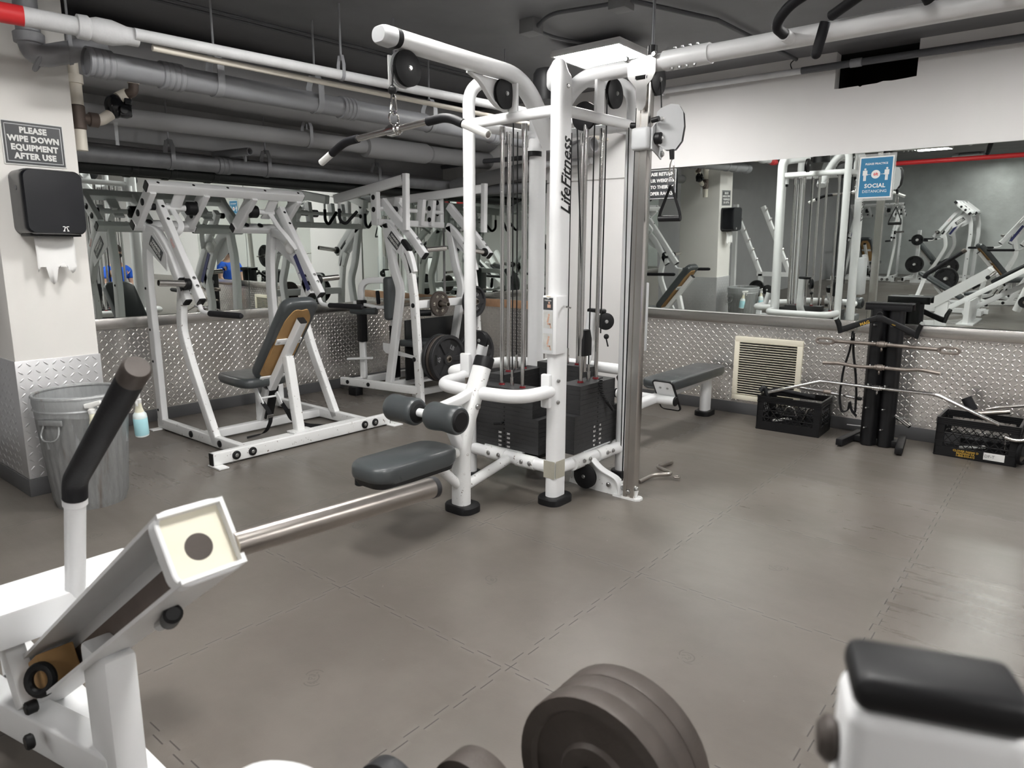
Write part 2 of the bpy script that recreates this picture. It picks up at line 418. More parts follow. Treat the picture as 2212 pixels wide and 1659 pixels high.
# mirrors
def mirror(name, label, pts, back, grp='wall mirrors'):
    """pts: four corners of the glass front; back: vector to the wall"""
    b = MB(); f = [V(q) for q in pts]; b._loops([f, [q+V(back) for q in f]])
    return tag(obj(name, b, 'mirror', None), label, 'mirror')
dt = .006
mirror('mirror_panel', 'wall mirror panel on the left wall, beside the pillar with the paper towel dispenser',
       [(XL+.012, 1.20, .886), (XL+.012, 3.44, .886), (XL+.012+dt, 3.44, 2.03), (XL+.012+dt, 1.20, 2.03)], (-.012, 0, 0))
mirror('mirror_panel', 'wall mirror panel on the left wall, reaching the room corner behind the pulldown machine',
       [(XL+.012, 3.444, .886), (XL+.012, YB-.03, .886), (XL+.012+dt, YB-.03, 2.03), (XL+.012+dt, 3.444, 2.03)], (-.012, 0, 0))
mirror('mirror_panel', 'wall mirror on the far wall in the corner, seen behind the tall cable machine',
       [(-5.88, YB-.012, .886), (-4.40, YB-.012, .886), (-4.40, YB-.018, 2.13), (-5.88, YB-.018, 2.13)], (0, .012, 0))
ty = math.tan(math.radians(1.2)); tt = math.tan(math.radians(1.5))*1.27
mp = lambda x, top: (x, YB+.034-(x+3.28)*ty-(tt if top else 0), .888 if not top else 2.158)
mirror('mirror_panel', 'large wall mirror over the diamond plate, with the blue distancing sign stuck on it',
       [mp(-3.27, 0), mp(-.12, 0), mp(-.12, 1), mp(-3.27, 1)], (0, .012, 0))

# ---------------------------------------------------------------- lamps
def panel(x, y, label, sx=.59, sy=.46, z=2.85, grp='ceiling light panels'):
    t = thing('light_panel', label, 'ceiling light', (x, y, z), grp)
    f = MB(); a = .018
    for cx, cy, w_, d_ in ((0, sy/2-a/2, sx, a), (0, -sy/2+a/2, sx, a), (sx/2-a/2, 0, a, sy-2*a), (-sx/2+a/2, 0, a, sy-2*a)):
        f.box((x+cx, y+cy, z-.014), (w_, d_, .022))
    f.box((x, y, z+.008), (sx-.01, sy-.01, .02))
    obj('frame', f, 'lamp_frame', t)
    obj('diffuser', MB().box((x, y, z-.018), (sx-2*a, sy-2*a, .012)), 'lamp_diffuser', t)
    h = MB()
    for qx in (-.2, .2): h.cyl((x+qx, y, z+.015), (x+qx, y, ZC), .006, 8)
    each('hanger_rod', h, 'conduit', t); return t
panel(-2.97, 4.67, 'lit square ceiling panel seen over the top of the cable machine')
for x, y, l in ((-2.6, 2.25, 'lit ceiling panel overhead in front of the cable machine'), (-.35, 4.25, 'lit ceiling panel over the floor before the bar stand'),
                (-.6, 1.1, 'lit ceiling panel above the open floor nearest the camera'), (-2.5, .5, 'lit ceiling panel above the trash can side of the room'),
                (2.0, 3.2, 'lit ceiling panel over the right side of the room'), (2.0, .4, 'lit ceiling panel beside the right wall'),
                (-2.95, -3.9, 'lit ceiling panel seen in the mirror above the incline bench'), (.2, -3.9, 'lit ceiling panel behind the camera on the right'),
                (-2.9, -7.2, 'lit ceiling panel near the silver wall on the left'), (.4, -7.2, 'lit ceiling panel near the silver wall on the right')):
    panel(x, y, l)

# ---------------------------------------------------------------- pipes
def clevis(t, mat, c, axis, r, w_=.028, top=.10, ceil=ZC):
    mb = MB()
    """strap hanger round a pipe at c, with a rod up to the ceiling"""
    c = V(c); ax = V(axis).normalized(); sd = ax.cross(Z_).normalized(); pts = []
    R = r+.004
    for k in range(13):
        a = PI+PI*k/12; pts.append(c+sd*(R*math.cos(a))+Z_*(R*math.sin(a)))
    pts = [c+sd*(-R)+Z_*(r+top*.35), c+sd*(-R*.45)+Z_*(r+top)][::-1]+pts+[c+sd*R+Z_*(r+top*.35), c+sd*(R*.45)+Z_*(r+top)]
    mb.sweep(pts+[c+Z_*(r+top)], rrect(w_, .005, .001, 1), ax)
    h_ = obj('hanger', mb, mat, t); obj('hanger_rod', MB().cyl(c+Z_*(r+top-.03), V((c.x, c.y, ceil)), .007, 8), mat, h_)
def coupling(mb, c, ax, r, L=.12, n=4):
    c = V(c); ax = V(ax).normalized()
    prof = [(r, -L/2)]
    for k in range(n):
        z = -L/2+L*k/n; prof += [(r+.010, z+.004), (r+.010, z+L/n-.008), (r+.005, z+L/n-.003)]
    prof += [(r, L/2)]
    mb.lathe(prof, c, ax, 26, cap=False)
# sprinkler pipe, white with the red start
a, b = V((-3.93, 1.80, 2.503)), V((-3.655, 4.1, 2.503)); dr = (b-a).normalized()
t = thing('sprinkler_pipe', 'white painted sprinkler pipe whose end by the pillar is painted red', 'pipe', (-3.9, 2.5, 2.5))
obj('pipe', MB().tube([a-dr*.05, b+dr*1.85], .030, 20), 'pipe_white', t)
obj('end_pipe', MB().tube([(-4.022, 1.275, 2.492), (-3.99, 1.55, 2.494)], .044, 20), 'pipe_white', t)
obj('red_pipe', MB().tube([(-4.10, .85, 2.492), (-4.02, 1.285, 2.492)], .0450, 20).lathe([(.044, 0), (.053, .004), (.053, .06), (.044, .064)], (-4.075, 1.0, 2.492), (.18, 1, 0), 22, cap=False), 'pipe_red', t, 'red painted end of the pipe')
c = MB(); c.lathe([(.044, -.03), (.056, -.025), (.058, .02), (.050, .03), (.060, .06), (.060, .13), (.046, .19), (.044, .20), (.044, .25), (.030, .255)], (-3.995, 1.53, 2.495), dr, 26, cap=False)
obj('coupling', c, 'pipe_white', t)
for y in (2.94, 3.34, 4.35): clevis(t, 'pipe_galv', a+(b-a)*((y-1.8)/2.3), dr, .030, .022, .085)
obj('branch_pipe', MB().tube([a+V((-.035, .05, -.040)), b+V((-.035, 1.85, -.040))], .017, 14), 'cream_pipe', t, 'thin cream pipe strapped under the white one')
# large grey drain pipe
a, b = V((-4.20, 1.62, 2.385)), V((-4.20, 5.93, 2.43)); dr = (b-a).normalized()
t = thing('drain_pipe', 'large grey drain pipe with strap hangers, right under the white sprinkler pipe', 'pipe', (-4.2, 3.0, 2.4))
obj('pipe', MB().tube([a, b], .066, 26), 'pipe_grey', t)
c = MB()
for y in (1.67, 2.05, 3.29, 4.9): coupling(c, a+dr*(y-1.62), dr, .066, .13)
each('coupling', c, 'pipe_grey', t)
for y in (2.32, 3.03, 4.1): clevis(t, 'pipe_galv', a+dr*(y-1.62), dr, .066, .045, .11)
# elbow pipe on the pillar
t = thing('elbow_pipe', 'grey elbow pipe hooked round the top of the pillar under the red pipe end', 'pipe', (-4.4, 1.5, 2.4))
pts = fillet([(-4.43, 1.43, ZC), (-4.43, 1.43, 2.40), (-4.30, 1.76, 2.51)], .09, 8)
obj('pipe', MB().tube(pts, .056, 22), 'pipe_galv', t)
obj('collar', MB().lathe([(.056, 0), (.070, .004), (.072, .05), (.058, .06)], (-4.43, 1.43, 2.47), Z_, 24, cap=False).torus((-4.43, 1.47, 2.40), (.3, 1, -.6), .058, .012), 'pipe_grey', t)
clevis(t, 'pipe_galv', (-4.37, 1.60, 2.455), (.3, 1, .3), .056, .02, .10)
# insulated duct and soffit against the left wall
t = thing('insulated_duct', 'fat grey wrapped duct running high along the left wall behind the other pipes', 'duct', (-5.2, 3.5, 2.6))
d = MB(); n = 40; pts = [V((-5.15, 1.70+4.2*k/n, 2.650)) for k in range(n+1)]
d.tube(pts, .195, 30, scales=[1+.012*math.sin(k*1.7)+.01*math.sin(k*.61) for k in range(n+1)])
obj('wrapping', d, 'soffit', t)
o = tag(obj('soffit_board', MB().box((-5.66, 3.6, 2.73), (.5, 4.74, .36), bev=.01), 'soffit'), 'grey boxed-in ledge under the ceiling along the left wall', 'soffit')
t = thing('heating_pipe', 'grey painted pipe with a peeling patch, above the two lowest pipes on the left', 'pipe', (-5.2, 3.5, 2.3))
p0, p1 = V((-5.2, 1.70, 2.289)), V((-5.2, 5.90, 2.372)); dr = (p1-p0).normalized()
obj('pipe', MB().tube([p0, p1], .062, 24), 'soffit', t)
each('sleeve', MB().lathe([(.062, 0), (.092, .01), (.094, .02), (.094, .76), (.078, .80), (.062, .81)], p0+dr*2.55, dr, 26, cap=False).lathe([(.062, 0), (.080, .01), (.080, .9), (.062, .91)], p0+dr*3.36, dr, 26, cap=False), 'soffit', t)
clevis(t, 'pipe_galv', p0+dr*1.95, dr, .062, .03, .09, 2.405)
tag(obj('raceway', MB().box((XL+.03, 3.6, 2.215), (.05, 4.6, .035), bev=.004), 'soffit'), 'flat grey raceway strip along the left wall between two pipes', 'conduit')
# galvanised pipe and black pipe over the mirror
t = thing('drain_pipe', 'mottled galvanised pipe along the left wall, directly above the black pipe', 'pipe', (-5.72, 3.5, 2.1))
p0, p1 = V((-5.70, 1.6, 2.087)), V((-5.70, 5.95, 2.135)); dr = (p1-p0).normalized()
obj('pipe', MB().tube([p0, p1], .060, 24), 'pipe_galv', t)
c = MB(); coupling(c, p0+dr*1.56, dr, .060, .12, 3); obj('coupling', c, 'pipe_galv', t)
for s_ in (1.12, 1.96, 3.2): clevis(t, 'pipe_galv', p0+dr*s_, dr, .060, .036, .10, 2.55)
t = thing('drain_pipe', 'black pipe with joint rings running along the top of the left mirror', 'pipe', (-5.82, 3.5, 2.0))
p0, p1 = V((-5.835, 1.6, 2.028)), V((-5.835, 5.95, 2.040)); dr = (p1-p0).normalized()
obj('pipe', MB().tube([p0, p1], .052, 22), 'pipe_black', t)
c = MB()
for s_ in (.86, 1.16, 1.52, 3.0): c.lathe([(.052, 0), (.058, .004), (.058, .05), (.052, .054)], p0+dr*s_, dr, 24, cap=False)
each('coupling', c, 'pipe_black', t)
t = thing('stub_pipe', 'short open-ended grey stub pipe poking out above the galvanised pipe', 'pipe', (-5.5, 3.2, 2.2))
q = X_*.25+Y_*.05
obj('pipe', MB().pipe(V((-5.86, 3.18, 2.205)), V((-5.44, 3.26, 2.21)), .032, .007), 'pipe_grey', t)
obj('support', MB().cyl((-5.50, 3.25, 2.13), (-5.50, 3.25, 2.185), .012, 10), 'pipe_galv', t)
# pipes along the back wall
tag(obj('black_conduit', MB().tube([(-5.75, 5.80, 2.335), (-5.2, 5.80, 2.355), (-4.38, 5.80, 2.345)], .024, 14), 'conduit'), 'dark conduit sloping along the far wall behind the cable machine', 'conduit')
t = thing('insulated_pipe', 'thick light grey wrapped pipe in the corner along the far wall', 'pipe', (-4.8, 5.8, 2.2))
obj('wrapping', MB().tube([(-5.55, 5.78, 2.11), (-5.2, 5.78, 2.155), (-4.6, 5.78, 2.215), (-4.41, 5.78, 2.225)], .075, 24), 'soffit', t)
obj('lower_pipe', MB().tube([(-5.58, 5.86, 2.06), (-4.41, 5.86, 2.06)], .05, 20), 'pipe_grey', t)
clevis(t, 'pipe_galv', (-4.9, 5.86, 2.06), X_, .05, .03, .08, 2.26)
t = thing('stub_pipe', 'fat grey pipe end cut open, jutting past the machine rods on the far wall', 'pipe', (-3.8, 5.7, 2.4))
obj('pipe', MB().pipe(V((-4.03, 5.68, 2.345)), V((-3.66, 5.68, 2.385)), .072, .012, 24), 'soffit', t)
obj('white_pipe', MB().tube([(-4.39, 5.86, 2.27), (-3.80, 5.86, 2.27)], .03, 16).lathe([(.03, 0), (.042, .005), (.042, .05), (.03, .055)], (-3.9, 5.86, 2.27), X_, 20, cap=False), 'pipe_white', t)
t = thing('conduit_pipe', 'slim pipe high on the far wall crossing in front of the square hole', 'pipe', (-1.3, 5.88, 2.79))
obj('pipe', MB().tube([(-1.9, 5.87, 2.797), (1.5, 5.87, 2.787)], .026, 18), 'conduit', t)
obj('end_pipe', MB().tube([(-3.12, 5.87, 2.803), (-1.9, 5.87, 2.797)], .024, 18).lathe([(.024, 0), (.038, .004), (.038, .05), (.024, .055)], (-3.12, 5.87, 2.803), X_, 20), 'pipe_white', t, 'white painted end of the pipe')
obj('coupling', MB().lathe([(.026, 0), (.031, .003), (.031, .08), (.026, .083)], (-1.55, 5.87, 2.796), X_, 20, cap=False), 'pipe_galv', t)
# ceiling conduit
t = thing('overhead_conduit', 'black electrical conduit with two square boxes on the dark ceiling', 'conduit', (-2.6, 3.9, ZC))
def zc(px): return px
obj('junction_box', MB().box((-3.05, 3.93, ZC-.045), (.115, .115, .09), bev=.004), 'grey_box', t)
obj('junction_box', MB().box((-2.36, 3.92, ZC-.04), (.115, .115, .08), bev=.004), 'grey_box', t)
obj('cable', MB().tube(fillet([(-3.0, 3.93, ZC-.05), (-2.85, 3.86, ZC-.02), (-2.5, 3.92, ZC-.025), (-2.40, 3.92, ZC-.03)], .1), .013, 10), 'conduit', t)
obj('cable', MB().tube(fillet([(-3.05, 3.99, ZC-.05), (-3.10, 4.25, ZC-.03), (-2.95, 4.6, ZC-.04)], .12), .012, 10), 'conduit', t)
obj('conduit', MB().tube([(-2.31, 3.93, ZC-.03), (-2.05, 4.6, ZC-.03), (-1.95, 5.88, ZC-.03)], .015, 10), 'conduit', t)
tag(obj('dangling_wire', MB().tube(fillet([(-1.95, 5.86, ZC-.03), (-1.99, 5.86, ZC-.06), (-1.97, 5.87, ZC-.11)], .02), .004, 6), 'black'), 'short loose wire hanging from the conduit end by the far wall', 'wire')
for i, (z_, lab) in enumerate(((ZC-.025, 'thin black cable stapled along the dark ceiling, nearer the wall'), (ZC-.022, 'thin black cable beside its twin along the dark ceiling'))):
    tag(obj('overhead_cable', MB().tube([(-4.62+.07*i, 1.3, z_), (-4.45+.07*i, 3.6, z_), (-4.3+.07*i, 5.9, z_)], .008, 8), 'conduit'), lab, 'cable')
tag(obj('red_pipe', MB().tube([(-2.95, -1.3, 2.47), (3.5, -1.3, 2.47)], .036, 16), 'pipe_red'), 'long red pipe under the ceiling, seen in the large mirror', 'pipe')
# drain valve by the pillar
t = thing('drain_valve', 'black ball-shaped drain valve on white and brown fittings by the pillar', 'valve', (-4.8, 1.8, 2.2))
xv = -4.78
each('riser', MB().cyl((xv, 1.755, 2.26), (xv, 1.755, 2.38), .036, 18).cyl((xv, 1.755, 2.0), (xv, 1.755, 2.13), .034, 18).cyl((xv, 1.755, 2.36), (xv, 1.755, 2.50), .028, 16).cyl((xv, 1.755, 2.38), (xv, 1.755, 2.43), .046, 18), 'cream_pipe', t)
obj('tee', MB().cyl((xv, 1.755, 2.12), (xv, 1.755, 2.26), .040, 18, bev=.006).cyl((xv, 1.755, 2.19), (xv, 1.85, 2.185), .030, 16).lathe([(.03, 0), (.042, .004), (.042, .05), (.03, .055)], (xv, 1.81, 2.187), Y_, 18, cap=False), 'brown_fit', t)
obj('branch', MB().tube(fillet([(xv, 1.83, 2.186), (xv, 1.88, 2.19), (xv, 1.94, 2.235)], .03), .032, 16), 'cream_pipe', t)
obj('valve_body', MB().sphere((xv, 1.965, 2.285), (.055, .055, .072)).box((xv+.02, 2.01, 2.262), (.075, .075, .08), bev=.012).cyl((xv+.02, 1.99, 2.26), (xv+.075, 1.99, 2.26), .022, 16).box((xv+.02, 2.035, 2.315), (.04, .045, .05), bev=.008), 'black_gloss', t)
obj('outlet', MB().tube([(xv, 1.99, 2.335), (xv, 2.05, 2.37)], .036, 18), 'cream_pipe', t)
obj('elbow', MB().tube(fillet([(xv, 2.035, 2.365), (xv+.05, 2.068, 2.375), (xv+.05, 2.07, 2.44)], .03), .029, 16), 'brown_fit', t)
obj('cap', MB().lathe([(.033, 0), (.034, .05), (.040, .085), (.040, .09), (.0, .09)], (xv+.05, 2.07, 2.425), Z_, 20, cap=False), 'cream_pipe', t)
obj('tape', MB().box((xv+.03, 1.95, 2.12), (.004, .022, .14), Euler((0, 0, .2))), 'film', t)

# ---------------------------------------------------------------- signs and dispenser on the pillar
XP = -4.595
t = thing('sign_board', 'dark sign on the pillar reading PLEASE WIPE DOWN EQUIPMENT AFTER USE', 'sign', (XP, 1.445, 1.87))
obj('plate', MB().box((XP+.004, 1.446, 1.984), (.006, .30, .232), bev=.001), 'sign_white', t)
obj('face', MB().box((XP+.0072, 1.446, 1.984), (.002, .288, .220)), 'sign_black', t)
fr = MB()
for cy, cz, wy, wz in ((1.446, 2.081, .270, .004), (1.446, 1.887, .270, .004), (1.313, 1.984, .004, .198), (1.579, 1.984, .004, .198)): fr.box((XP+.0085, cy, cz), (.001, wy, wz))
obj('border', fr, 'label_grey', t)
for i, l in enumerate(('PLEASE', 'WIPE DOWN', 'EQUIPMENT', 'AFTER USE')):
    text('lettering', l, 'sign_white', t, (XP+.009, 1.446, 2.052-i*.0455), Y_, Z_, .042, bold=.0022, width=.93, spacing=1.08)
t = thing('towel_dispenser', 'black paper towel dispenser with rounded corners on the pillar under the sign', 'paper towel dispenser', (XP, 1.45, 1.49))
b = MB()
prof = rrect(.295, .345, .042, 6)
rings = []
for xx, k in ((0, 1.0), (.15, 1.0), (.185, .992), (.200, .972), (.207, .945)):
    rings.append([V((XP+xx, 1.452+p_[0]*k, 1.667+p_[1]*k)) for p_ in prof])
b._loops(rings); obj('cover', b, 'black_gloss', t, ang=28)
obj('base', MB().box((XP+.09, 1.452, 1.492), (.15, .25, .012), bev=.003), 'black', t)
obj('window', MB().lathe([(.012, 0), (.012, .003), (0, .004)], (XP+.1, 1.3045, 1.74), (0, -1, 0), 16, cap=False), 'grey_box', t)
text('lettering', 'TRANSCEND', 'label_grey', t, (XP+.206, 1.566, 1.56), Z_, -Y_, .014, bold=.0003)
text('lettering', 'e-motion', 'label_grey', t, (XP+.206, 1.552, 1.585), Z_, -Y_, .012, shear=.3)
g = MB(); xe = XP+.208
for s_ in (-1, 1):
    g.box((xe, 1.488+s_*.006, 1.527), (.001, .004, .022), Euler((s_*.35, 0, 0))); g.box((xe, 1.488+s_*.010, 1.538), (.001, .010, .004)); g.box((xe, 1.488+s_*.010, 1.515), (.001, .010, .004))
obj('emblem', g, 'sign_white', t)
pt = MB(); n = 14; rows = []
for i in range(9):
    z = 1.49-i*.0245
    row = []
    for k in range(n+1):
        y = 1.366+.196*k/n; zz = z
        if i == 8: zz = 1.29+(.035*math.sin(k*.9)+.03*(k/n)) - (.045 if 4 <= k <= 6 else 0)
        elif i == 7: zz = max(z, 1.318)
        row.append(V((XP+.08+.006*math.sin(k*.5+i*.4)+.003*i*.5, y, zz)))
    rows.append(row)
vs = [[pt.b.verts.new(p_) for p_ in r] for r in rows]
for i in range(8):
    for k in range(n): pt.b.faces.new((vs[i][k], vs[i][k+1], vs[i+1][k+1], vs[i+1][k]))
o = obj('paper_towel', pt, 'paper'); tag(o, 'torn white paper towel hanging out of the black dispenser', 'paper towel')
sm = o.modifiers.new('thickness', 'SOLIDIFY'); sm.thickness = .0012

# signs on the back wall
t = thing('sign_board', 'black sign by the chrome post reading PLEASE RETURN YOUR WEIGHTS TO THEIR PROPER RACKS', 'sign', (-3.13, YB-.03, 1.88))
ys = YB-.016
obj('plate', MB().box((-3.125, ys, 2.02), (.335, .006, .262), bev=.001), 'sign_black', t)
fr = MB()
for cx, cz, wx, wz in ((-3.125, 2.146, .328, .004), (-3.125, 1.894, .328, .004), (-3.287, 2.02, .004, .254), (-2.963, 2.02, .004, .254)): fr.box((cx, ys-.0036, cz), (wx, .001, wz))
obj('border', fr, 'sign_white', t)
for i, l in enumerate(('PLEASE RETURN', 'YOUR WEIGHTS', 'TO THEIR', 'PROPER RACKS')):
    text('lettering', l, 'sign_white', t, (-3.125, ys-.004, 2.108-i*.057), X_, Z_, .040, bold=.0016)
t = thing('sign_board', 'blue PLEASE PRACTICE 6ft SOCIAL DISTANCING notice in a clear sleeve on the large mirror', 'sign', (-1.315, YB-.08, 1.82))
ux = V((1, -ty, 0)).normalized(); vz = V((0, -math.tan(math.radians(1.5)), 1)).normalized(); nn = ux.cross(vz)
o_ = V((-1.316, YB+.034-(1.964)*ty-.0275-.003, 1.973)); MR = M((ux, nn, vz)).transposed()
P = lambda a_, b_, d_=0: o_+ux*a_+vz*b_+nn*d_
obj('sleeve', MB().box(P(0, 0, 0), (.262, .0012, .340), MR), 'sleeve', t)
obj('sheet', MB().box(P(0, 0, .001), (.236, .001, .302), MR), 'sign_white', t)
obj('blue_panel', MB().box(P(0, 0, .002), (.218, .001, .284), MR), 'sign_blue', t)
tt_ = lambda s_, z_, size, **k: text('lettering', s_, k.pop('mat', 'sign_white'), t, P(0, z_, .0032), ux, vz, size, **k)
tt_('PLEASE PRACTICE', .098, .0195, bold=.0005); tt_('SOCIAL', -.062, .041, bold=.0012, spacing=1.05); tt_('DISTANCING', -.102, .0285)
disc = MB(); disc.lathe([(0, 0), (.031, 0), (.031, .0006), (0, .0006)], P(0, .022, .0026), nn, 32, cap=False); obj('disc', disc, 'sign_white', t)
tt_('6ft', .022, .030, mat='sign_red', bold=.0008)
fg = MB()
for s_ in (-1, 1):
    cx = s_*.075
    fg.lathe([(0, 0), (.0075, 0), (.0075, .0006), (0, .0006)], P(cx, .062, .0026), nn, 20, cap=False)
    for bx, bz, w_, h_ in ((0, .036, .022, .034), (-.0135, .034, .0045, .036), (.0135, .034, .0045, .036), (-.005, .000, .0085, .046), (.005, .000, .0085, .046)):
        fg.box(P(cx+bx, bz, .0028), (w_, .0006, h_), MR)
    fg.box(P(s_*.045, .022, .0028), (.018, .0006, .0025), MR)
    fg.prism([(-s_*.008, 0), (0, .005), (0, -.005)], P(s_*.058+s_*.0, .022, .0026), ux*s_*-1 if False else ux, vz, .0006)
obj('pictogram', fg, 'sign_white', t)
# wall grille
t = thing('vent_grille', 'cream louvred vent grille set low in the diamond plate wall', 'vent', (-2.03, YB-.02, .13))
g = MB(); gx, gz, gw, gh = -2.031, .410, .578, .560
for cx, cz, wx, wz in ((gx, gz+gh/2-.022, gw, .044), (gx, gz-gh/2+.022, gw, .044), (gx-gw/2+.022, gz, .044, gh-.088), (gx+gw/2-.022, gz, .044, gh-.088)): g.box((cx, YB-.016, cz), (wx, .018, wz), bev=.003)
obj('frame', g, 'cream', t)
g = MB(); n = 23
for i in range(n): g.box((gx, YB-.0185, gz-gh/2+.052+i*(gh-.1)/(n-1)), (gw-.088, .0145, .0035), Euler((-.62, 0, 0)))
obj('louvre', g, 'cream', t)
obj('back_panel', MB().box((gx, YB-.0128, gz), (gw-.06, .003, gh-.06)), 'black', t)
s_ = MB()
for cx in (-.2, .0, .2): bolt(s_, (gx+cx, YB-.021, gz+gh/2-.022), (0, -1, 0), .005, .003); bolt(s_, (gx+cx, YB-.021, gz-gh/2+.022), (0, -1, 0), .005, .003)
each('screw', s_, 'brown_fit', t)

# ---------------------------------------------------------------- four-station cable machine
T = thing('cable_machine', 'tall white four-station cable machine standing in the middle of the floor', 'cable machine', (-2.53, 3.44, 0))
pt = [0]
def post(x, y, top, w_=.075, d_=.130, r=.036, name='post'):
    m = MB(); m.sweep(top, rrect(w_, d_, r, 6), None); return m
# corner posts
def col(name, path, w_, d_, r, mat='white'):
    return obj(name, MB().sweep(path, rrect(w_, d_, r, 6), (1, 0, 0) if w_ != d_ else None), mat, T, ang=40)
cx, cy = -2.215, 3.115
col('corner_post', fillet([(cx, cy, .03), (cx, cy, 2.345), (-2.40, 3.30, 2.345)], .10, 8), .080, .128, .038)
col('corner_post', fillet([(-2.86, 3.765, .03), (-2.86, 3.765, 2.32), (-2.65, 3.56, 2.345)], .10, 8), .080, .128, .038)
for (px_, py_) in ((-2.885, 3.135), (-2.165, 3.765)):
    q = V((-2.53, 3.44, 0)); d = (q-V((px_, py_, 0)))
    path = fillet([(px_, py_, .03), (px_, py_, 2.37), (px_+d.x*.55, py_+d.y*.55, 2.385)], .17, 10)
    obj('corner_post', MB().tube(path, .036, 20), 'white', T)
for (px_, py_, sx, sy) in ((cx, cy, .15, .20), (-2.86, 3.765, .15, .20), (-2.885, 3.135, .12, .12), (-2.165, 3.765, .12, .12)):
    obj('foot_pad', MB().sweep([(px_, py_, 0), (px_, py_, .034), (px_, py_, .042)], rrect(sx, sy, .055, 6), (1, 0, 0), scales=[1, 1, .94]), 'black', T)
obj('hub', MB().sweep([(-2.55, 3.45, 2.27), (-2.55, 3.45, 2.36), (-2.55, 3.45, 2.42), (-2.55, 3.45, 2.445)], rrect(.17, .17, .075, 8), (1, 0, 0), scales=[1, 1, .96, .80]), 'black', T, 'black plastic hub cap on top')
# top and bottom rails
def rail(name, a, b, z, w_, h_): return obj(name, MB().sweep([(*a, z), (*b, z)], rrect(w_, h_, w_*.48, 6), Z_.cross(V((b[0]-a[0], b[1]-a[1], 0)))), 'white', T)
cs = [(-2.215, 3.115), (-2.885, 3.135), (-2.86, 3.765), (-2.165, 3.765)]
for i in range(4): rail('top_rail', cs[i], cs[(i+1) % 4], 2.14, .052, .058); rail('base_rail', cs[i], cs[(i+1) % 4], .195, .066, .072)
j = MB()
for (a, b) in (((-2.62, 3.122), (-2.46, 3.119)), ((-2.19, 3.36), (-2.18, 3.52))):
    pass
for (c_, ax) in (((-2.66, 3.127, .195), X_), ((-2.43, 3.120, .195), X_), ((-2.192, 3.32, .195), Y_), ((-2.178, 3.56, .195), Y_)):
    j.sweep([V(c_)-ax*.07, V(c_)+ax*.07], rrect(.074, .080, .036, 6), ax.cross(Z_))
each('joint_sleeve', j, 'white_worn', T)
bo = MB()
for c_ in ((-2.70, 3.088, .205), (-2.62, 3.088, .205), (-2.44, 3.085, .20), (-2.38, 3.085, .20)): bolt(bo, c_, (0, -1, 0), .011, .009)
for c_ in ((-2.152, 3.32, .205), (-2.150, 3.38, .205), (-2.140, 3.56, .205), (-2.138, 3.62, .205)): bolt(bo, c_, (1, 0, 0), .011, .009)
for c_ in ((-2.165, 3.06, .72), (-2.165, 3.06, .60), (-2.90, 3.098, .735), (-2.174, 3.115, 2.25)): bolt(bo, c_, (1, -.3, 0), .010, .008)
each('bolt', bo, 'bolt_steel', T)
each('serial_plate', MB().box((-2.213, 3.0515, .205), (.075, .003, .10)).box((-2.1735, 3.105, .205), (.003, .085, .10)), 'label_tan', T)
# lat beam, crossover beam
lb = fillet([(-2.53, 2.262, 2.350), (-2.53, 2.80, 2.352), (-2.53, 3.20, 2.358), (-2.53, 3.46, 2.02)], .26, 12)
obj('lat_beam', MB().sweep(lb, rrect(.105, .078, .036, 6), (1, 0, 0)), 'white', T)
obj('beam_band', MB().sweep([(-2.53, 2.243, 2.350), (-2.53, 2.272, 2.350)], rrect(.108, .081, .037, 6), (1, 0, 0)), 'black', T)
obj('beam_cap', MB().sweep([(-2.53, 2.168, 2.350), (-2.53, 2.176, 2.350), (-2.53, 2.195, 2.35), (-2.53, 2.245, 2.350)], rrect(.107, .080, .036, 6), (1, 0, 0), scales=[.80, .9, .985, 1]), 'label_grey', T)
xb = fillet([(-2.53, 3.44, 2.06), (-2.36, 3.44, 2.370), (-2.0, 3.44, 2.373), (2.28, 3.44, 2.374)], .20, 12)
obj('crossover_beam', MB().sweep(xb, rrect(.10, .078, .036, 6), (0, 1, 0)), 'white', T)
obj('beam_sleeve', MB().sweep([(-1.80, 3.44, 2.374), (-1.555, 3.44, 2.374)], rrect(.112, .092, .042, 6), (0, 1, 0)), 'white', T)
bo = MB()
for x in (-1.74, -1.70, -1.66, -1.62): bolt(bo, (x, 3.42, 2.42), Z_, .009, .009); bolt(bo, (x, 3.40, 2.327), -Z_, .009, .012)
for x in (-1.99, -1.83): bolt(bo, (x, 3.38, 2.40), (0, -1, 0), .013, .014)
each('bolt', bo, 'bolt_steel', T)
# brace under the lat beam
obj('gusset', MB().sweep(fillet([(-2.565, 2.785, 2.316), (-2.565, 2.87, 2.29), (-2.565, 2.98, 2.19), (-2.565, 3.085, 2.165)], .10, 8), rrect(.03, .012, .004, 2), (1, 0, 0)).prism([(2.80, 2.315), (2.9, 2.27), (3.0, 2.185), (3.10, 2.165), (3.12, 2.17), (3.05, 2.315)], (-2.56, 0, 0), Y_, Z_, -.006), 'white', T)
obj('strut', MB().sweep([(-2.53, 3.11, 2.16), (-2.53, 3.11, 2.32)], rrect(.06, .02, .005, 2), (1, 0, 0)), 'white', T)
obj('strut', MB().sweep([(-2.19, 3.44, 2.15), (-2.19, 3.44, 2.335)], rrect(.02, .08, .005, 2), (1, 0, 0)), 'white', T)
